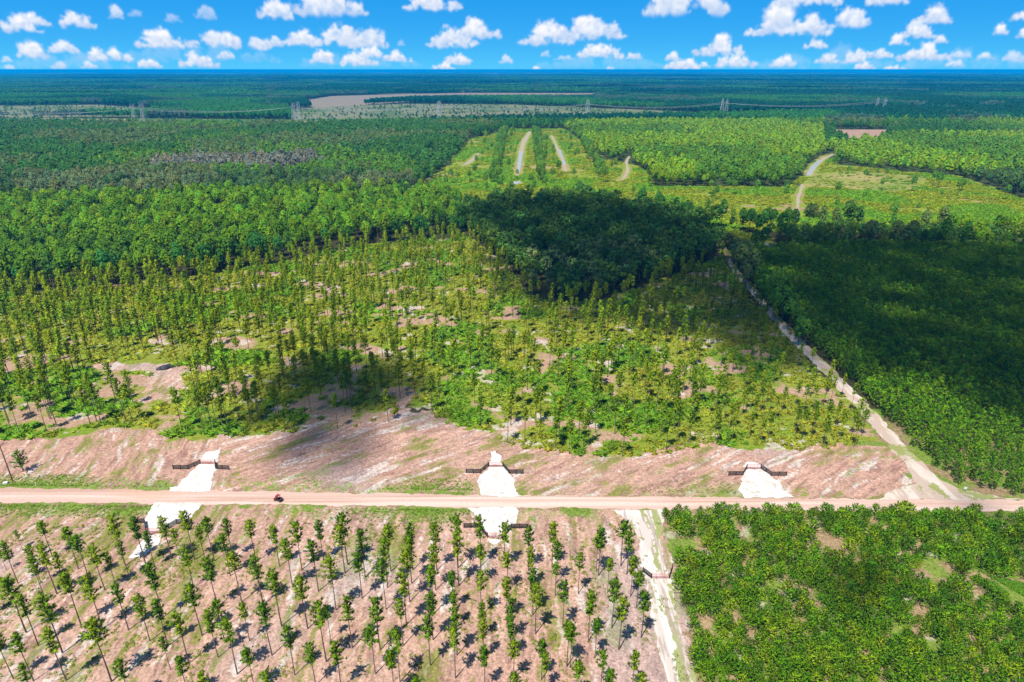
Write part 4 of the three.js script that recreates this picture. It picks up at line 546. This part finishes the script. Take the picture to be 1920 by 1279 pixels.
// dark heap by the bend of the bare track
{
  const [x, z] = G(312, 690), t = thing('debris_heap', x, 0, z, 0.55); tag(t, 'dark blue-black heap of debris beside the bare pink track', 'heap'); const q = rng(8), m1 = mat(0.012, 0.013, 0.02, 0.7), m2 = mat(0.05, 0.06, 0.1, 0.6), parts = [];
  const core = new THREE.IcosahedronGeometry(1, 3), p = core.attributes.position; for (let i = 0; i < p.count; i++) { const v = new THREE.Vector3().fromBufferAttribute(p, i), n = 0.75 + 0.6 * fbm(v.x * 2.2 + 5, v.z * 2.2 + v.y * 2, 3); p.setXYZ(i, v.x * 2.9 * n, Math.max(-0.05, v.y * 1.15 * n), v.z * 1.5 * n); } core.computeVertexNormals(); put('mound', core, m1, t);
  for (let k = 0; k < 16; k++) { const a = (q() - 0.5) * 4.4, b = (q() - 0.5) * 2, h = 0.5 + 0.4 * q() - Math.abs(a) * 0.12, g = bar([a - 0.5 * q() - 0.3, h, b - 0.3], [a + 0.5, h + 0.25 * q(), b + 0.4 * q()], 0.07 + 0.1 * q(), 6); put('log', g, k % 3 ? m1 : m2, t); }
}
// lattice towers of the two transmission lines
const towers = [];
{
  const steel = mat(0.42, 0.45, 0.47, 0.5, { metalness: 0.1 }), W = 4.6, N = 2.0, H1 = 25, r = 0.2;
  const legs = [[1, 1], [1, -1], [-1, 1], [-1, -1]].map(([a, b]) => mergeGeometries([bar([a * W, 0, b * W], [a * N, H1, b * N], r), bar([a * N, H1, b * N], [a * N * 1.9, 32, b * N], r)]));
  const br = []; for (let k = 0; k < 5; k++) { const y0 = H1 * k / 5, y1 = H1 * (k + 1) / 5, w0 = lerp(W, N, k / 5), w1 = lerp(W, N, (k + 1) / 5); for (const [ax, bx] of [[[1, 1], [1, -1]], [[-1, 1], [-1, -1]], [[1, 1], [-1, 1]], [[1, -1], [-1, -1]]]) { br.push(bar([ax[0] * w0, y0, ax[1] * w0], [bx[0] * w1, y1, bx[1] * w1], 0.13, 3), bar([bx[0] * w0, y0, bx[1] * w0], [ax[0] * w1, y1, ax[1] * w1], 0.13, 3)); } }
  const lattice = mergeGeometries(br), arm = mergeGeometries([bar([-9, 30, 0], [9, 30, 0], 0.3), bar([-9, 30, 0], [-3.4, 32, 1], 0.16), bar([9, 30, 0], [3.4, 32, 1], 0.16), bar([-3.9, 32, 0], [3.9, 32, 0], 0.25), bar([-9, 30, 0], [-2, 27, 0], 0.16), bar([9, 30, 0], [2, 27, 0], 0.16)]), peaks = [-1, 1].map((s) => mergeGeometries([bar([s * 3.9, 32, 2], [s * 4.4, 36.5, 0], 0.2), bar([s * 3.9, 32, -2], [s * 4.4, 36.5, 0], 0.2)])), ins = [-8.6, 0, 8.6].map((a) => bar([a, 30, 0], [a, 27.4, 0], 0.18));
  const xs = [-1075, -765, -458, -160, 172, 500, 905], names = ['leftmost', 'second from left', 'third from left', 'fourth from left', 'third from right', 'second from right', 'rightmost'];
  for (const line of [0, 1]) xs.forEach((x, i) => {
    const z = -1500 - 0.17 * x - line * 34, t = thing('transmission_tower', x, 0, z, 1.4); towers.push([x, z, line]);
    tag(t, `pale steel lattice power tower, ${names[i]} in the ${line ? 'farther' : 'nearer'} line`, 'power tower', 'lattice towers of the two power lines');
    legs.forEach((g) => put('leg', g, steel, t)); put('lattice', lattice, steel, t); put('crossarm', arm, steel, t); peaks.forEach((g) => put('peak', g, steel, t)); ins.forEach((g) => put('insulator', g, steel, t));
  });
  const wire = mat(0.3, 0.33, 0.34, 0.5);
  for (const line of [0, 1]) [-8.6, 0, 8.6].forEach((a, w) => {
    const pts = [], ends = towers.filter((t) => t[2] === line); const ox = a * Math.cos(1.4), oz = -a * Math.sin(1.4);
    for (let i = 0; i + 1 < ends.length; i++) for (let k = 0; k < 12; k++) { const t = k / 12; pts.push(new THREE.Vector3(lerp(ends[i][0], ends[i + 1][0], t) + ox, 27.4 - 36 * t * (1 - t), lerp(ends[i][1], ends[i + 1][1], t) + oz)); }
    const e = ends[ends.length - 1]; pts.push(new THREE.Vector3(e[0] + ox, 27.4, e[1] + oz));
    const segs = []; for (let i = 0; i + 1 < pts.length; i++) segs.push(bar(pts[i].toArray(), pts[i + 1].toArray(), 0.07, 4));
    tag(put('power_cable', mergeGeometries(segs), wire), `pale sagging ${['near', 'middle', 'far'][2 - w]} power cable of the ${line ? 'farther' : 'nearer'} towers`, 'power cable', 'cables of the two power lines');
  });
}
// farm buildings far off
{
  const wallM = mat(0.5, 0.47, 0.42), roofs = [mat(0.7, 0.72, 0.74, 0.5), mat(0.55, 0.5, 0.42, 0.7)];
  [[1597, 178, 20, 'pale roofed house left of the far homestead row'], [1634, 182.5, 30, 'longest pale shed of the far homestead row'], [1655, 182, 16, 'white roofed house in the middle of the far homestead row'], [1670, 183, 13, 'small white house right end of the far homestead row'], [1735, 180.5, 9, 'bright white hut standing alone right of the homesteads'], [1870, 175, 26, 'pale building farthest right in the distance'], [1571, 160, 34, 'white building near the horizon above the homesteads'], [866, 173.5, 30, 'left long pale barn by the far pasture'], [880, 172.8, 22, 'right pale barn by the far pasture'], [1240, 157, 60, 'long pale building near the horizon at the middle']].forEach(([px, py, w, label], i) => {
    const [x, z] = G(px, py), t = thing('farm_building', x, 0, z, (i % 3 - 1) * 0.2), d = w * 0.5; tag(t, label, 'building', 'far farm buildings'); put('wall', box(w, 4.5, d, 0, 2.25, 0), wallM, t);
    const s = new THREE.Shape([[-d / 2 - 0.8, 0], [d / 2 + 0.8, 0], [0, d * 0.34]].map((p) => new THREE.Vector2(...p))), g = new THREE.ExtrudeGeometry(s, { depth: w + 1.2, bevelEnabled: false }); g.rotateY(Math.PI / 2); g.translate(-w / 2 - 0.6, 4.52, 0); put('roof', g, roofs[i % 2 ? 1 : 0], t);
    put('door', box(2.4, 3, 0.2, w * 0.1, 1.5, d / 2 + 0.12), roofs[1], t);
  });
}
// ---------------------------------------------------------------- cumulus overhead, out of the frame: they stand between the sun and the shaded ground
{
  const cm = mat(0.85, 0.86, 0.88, 1, { transparent: true, opacity: 0.42 }), puff = new THREE.IcosahedronGeometry(1, 1); puff.deleteAttribute('uv');
  function overhead(shadow, alt, step, seed, cover, label, fringe = 30) {
    const q = rng(seed), p = Array.isArray(shadow) ? poly(shadow) : (() => { const c = G(shadow.x, shadow.y), o = []; for (let k = 0; k < 24; k++) { const a = k / 24 * 6.283, w = 0.8 + 0.4 * noise(k * 0.7, seed); o.push([c[0] + Math.cos(a) * shadow.rx * w, c[1] + Math.sin(a) * shadow.rz * w]); } o.box = [c[0] - shadow.rx * 1.3, c[0] + shadow.rx * 1.3, c[1] - shadow.rz * 1.3, c[1] + shadow.rz * 1.3]; return o; })(), gs = [], b = p.box;
    for (let z = b[2] - fringe; z < b[3] + fringe; z += step) for (let x = b[0] - fringe; x < b[1] + fringe; x += step) {
      const px = x + (q() - 0.5) * step * 0.9, pz = z + (q() - 0.5) * step * 0.9, wob = [px + (fbm(px / 60 + seed, pz / 60, 2) - 0.5) * fringe * 2.4, pz + (fbm(px / 60 + seed + 9, pz / 60, 2) - 0.5) * fringe * 2.4];
      let n = 0; for (const [dx, dz] of [[0, 0], [1, 0], [-1, 0], [0, 1], [0, -1]]) if (inside(p, wob[0] + dx * fringe, wob[1] + dz * fringe)) n++;
      if (q() > n / 5 * cover) continue; const core = n === 5 ? 1 : 0, r = step * (0.5 + 0.36 * core * cover) * (0.8 + 0.4 * q()), y = alt + r * (core ? 0.5 + q() : 0.3 * q()), k = y / SUN.y, g = puff.clone(); g.scale(r, r * 0.7, r); g.rotateY(q() * 6); g.translate(px + SUN.x * k, y, pz + SUN.z * k); gs.push(g);
    }
    tag(put('cloud', mergeGeometries(gs), cm), label, null, null, 'stuff');
  }
  overhead([[868, 425], [900, 402], [1000, 388], [1130, 388], [1240, 416], [1310, 434], [1400, 440], [1560, 436], [1700, 450], [1920, 462], [2300, 468], [2300, 860], [1920, 795], [1700, 725], [1550, 685], [1420, 672], [1300, 648], [1180, 615], [1060, 588], [985, 558], [950, 500]], 1150, 15, 71, 1, 'broad cumulus overhead shading the plantation and grove', 14);
  overhead([[480, 700], [600, 665], [730, 670], [790, 720], [760, 780], [650, 815], [620, 875], [530, 870], [470, 780]], 1150, 11, 72, 1, 'ragged small cumulus overhead shading part of the stand', 14);
  overhead([[500, 705], [600, 680], [720, 685], [760, 725], [730, 775], [640, 805], [610, 865], [540, 860], [490, 775]], 1220, 11, 77, 1, 'added unseen cloud layer deepening the shade on the stand', 10);  // extra layer, added only to darken the shadow of the cloud above
  overhead([[1440, 1060], [1560, 1075], [1640, 1130], [1760, 1200], [1740, 1270], [1600, 1230], [1500, 1150]], 1150, 10, 73, 0.55, 'wispy scrap of cloud overhead shading the young pines', 10);
  overhead([[1860, 950], [1960, 950], [1960, 1090], [1850, 1040]], 1150, 10, 74, 0.6, 'second wispy scrap of cloud overhead', 8);
  [[190, 181, 170, 110], [55, 180, 260, 120], [1115, 166, 330, 260], [1390, 153, 900, 420], [400, 155, 900, 380], [1500, 168, 300, 220], [930, 159, 620, 300], [1850, 165, 420, 300], [700, 148, 1500, 700], [1700, 147, 1300, 800], [250, 148, 1100, 700], [1180, 143, 2000, 1200]].forEach(([x, y, rx, rz], i) => overhead({ x, y, rx, rz }, Math.max(1300, -0.19 * G(x, y)[1]), Math.max(40, rx / 6), 90 + i, 0.9, 'distant cumulus shading part of the far forest', rx / 8));
}
scene.traverse((o) => { if (o.isMesh) { o.castShadow = true; o.receiveShadow = true; } });
console.log('built');
renderer.render(scene, camera);
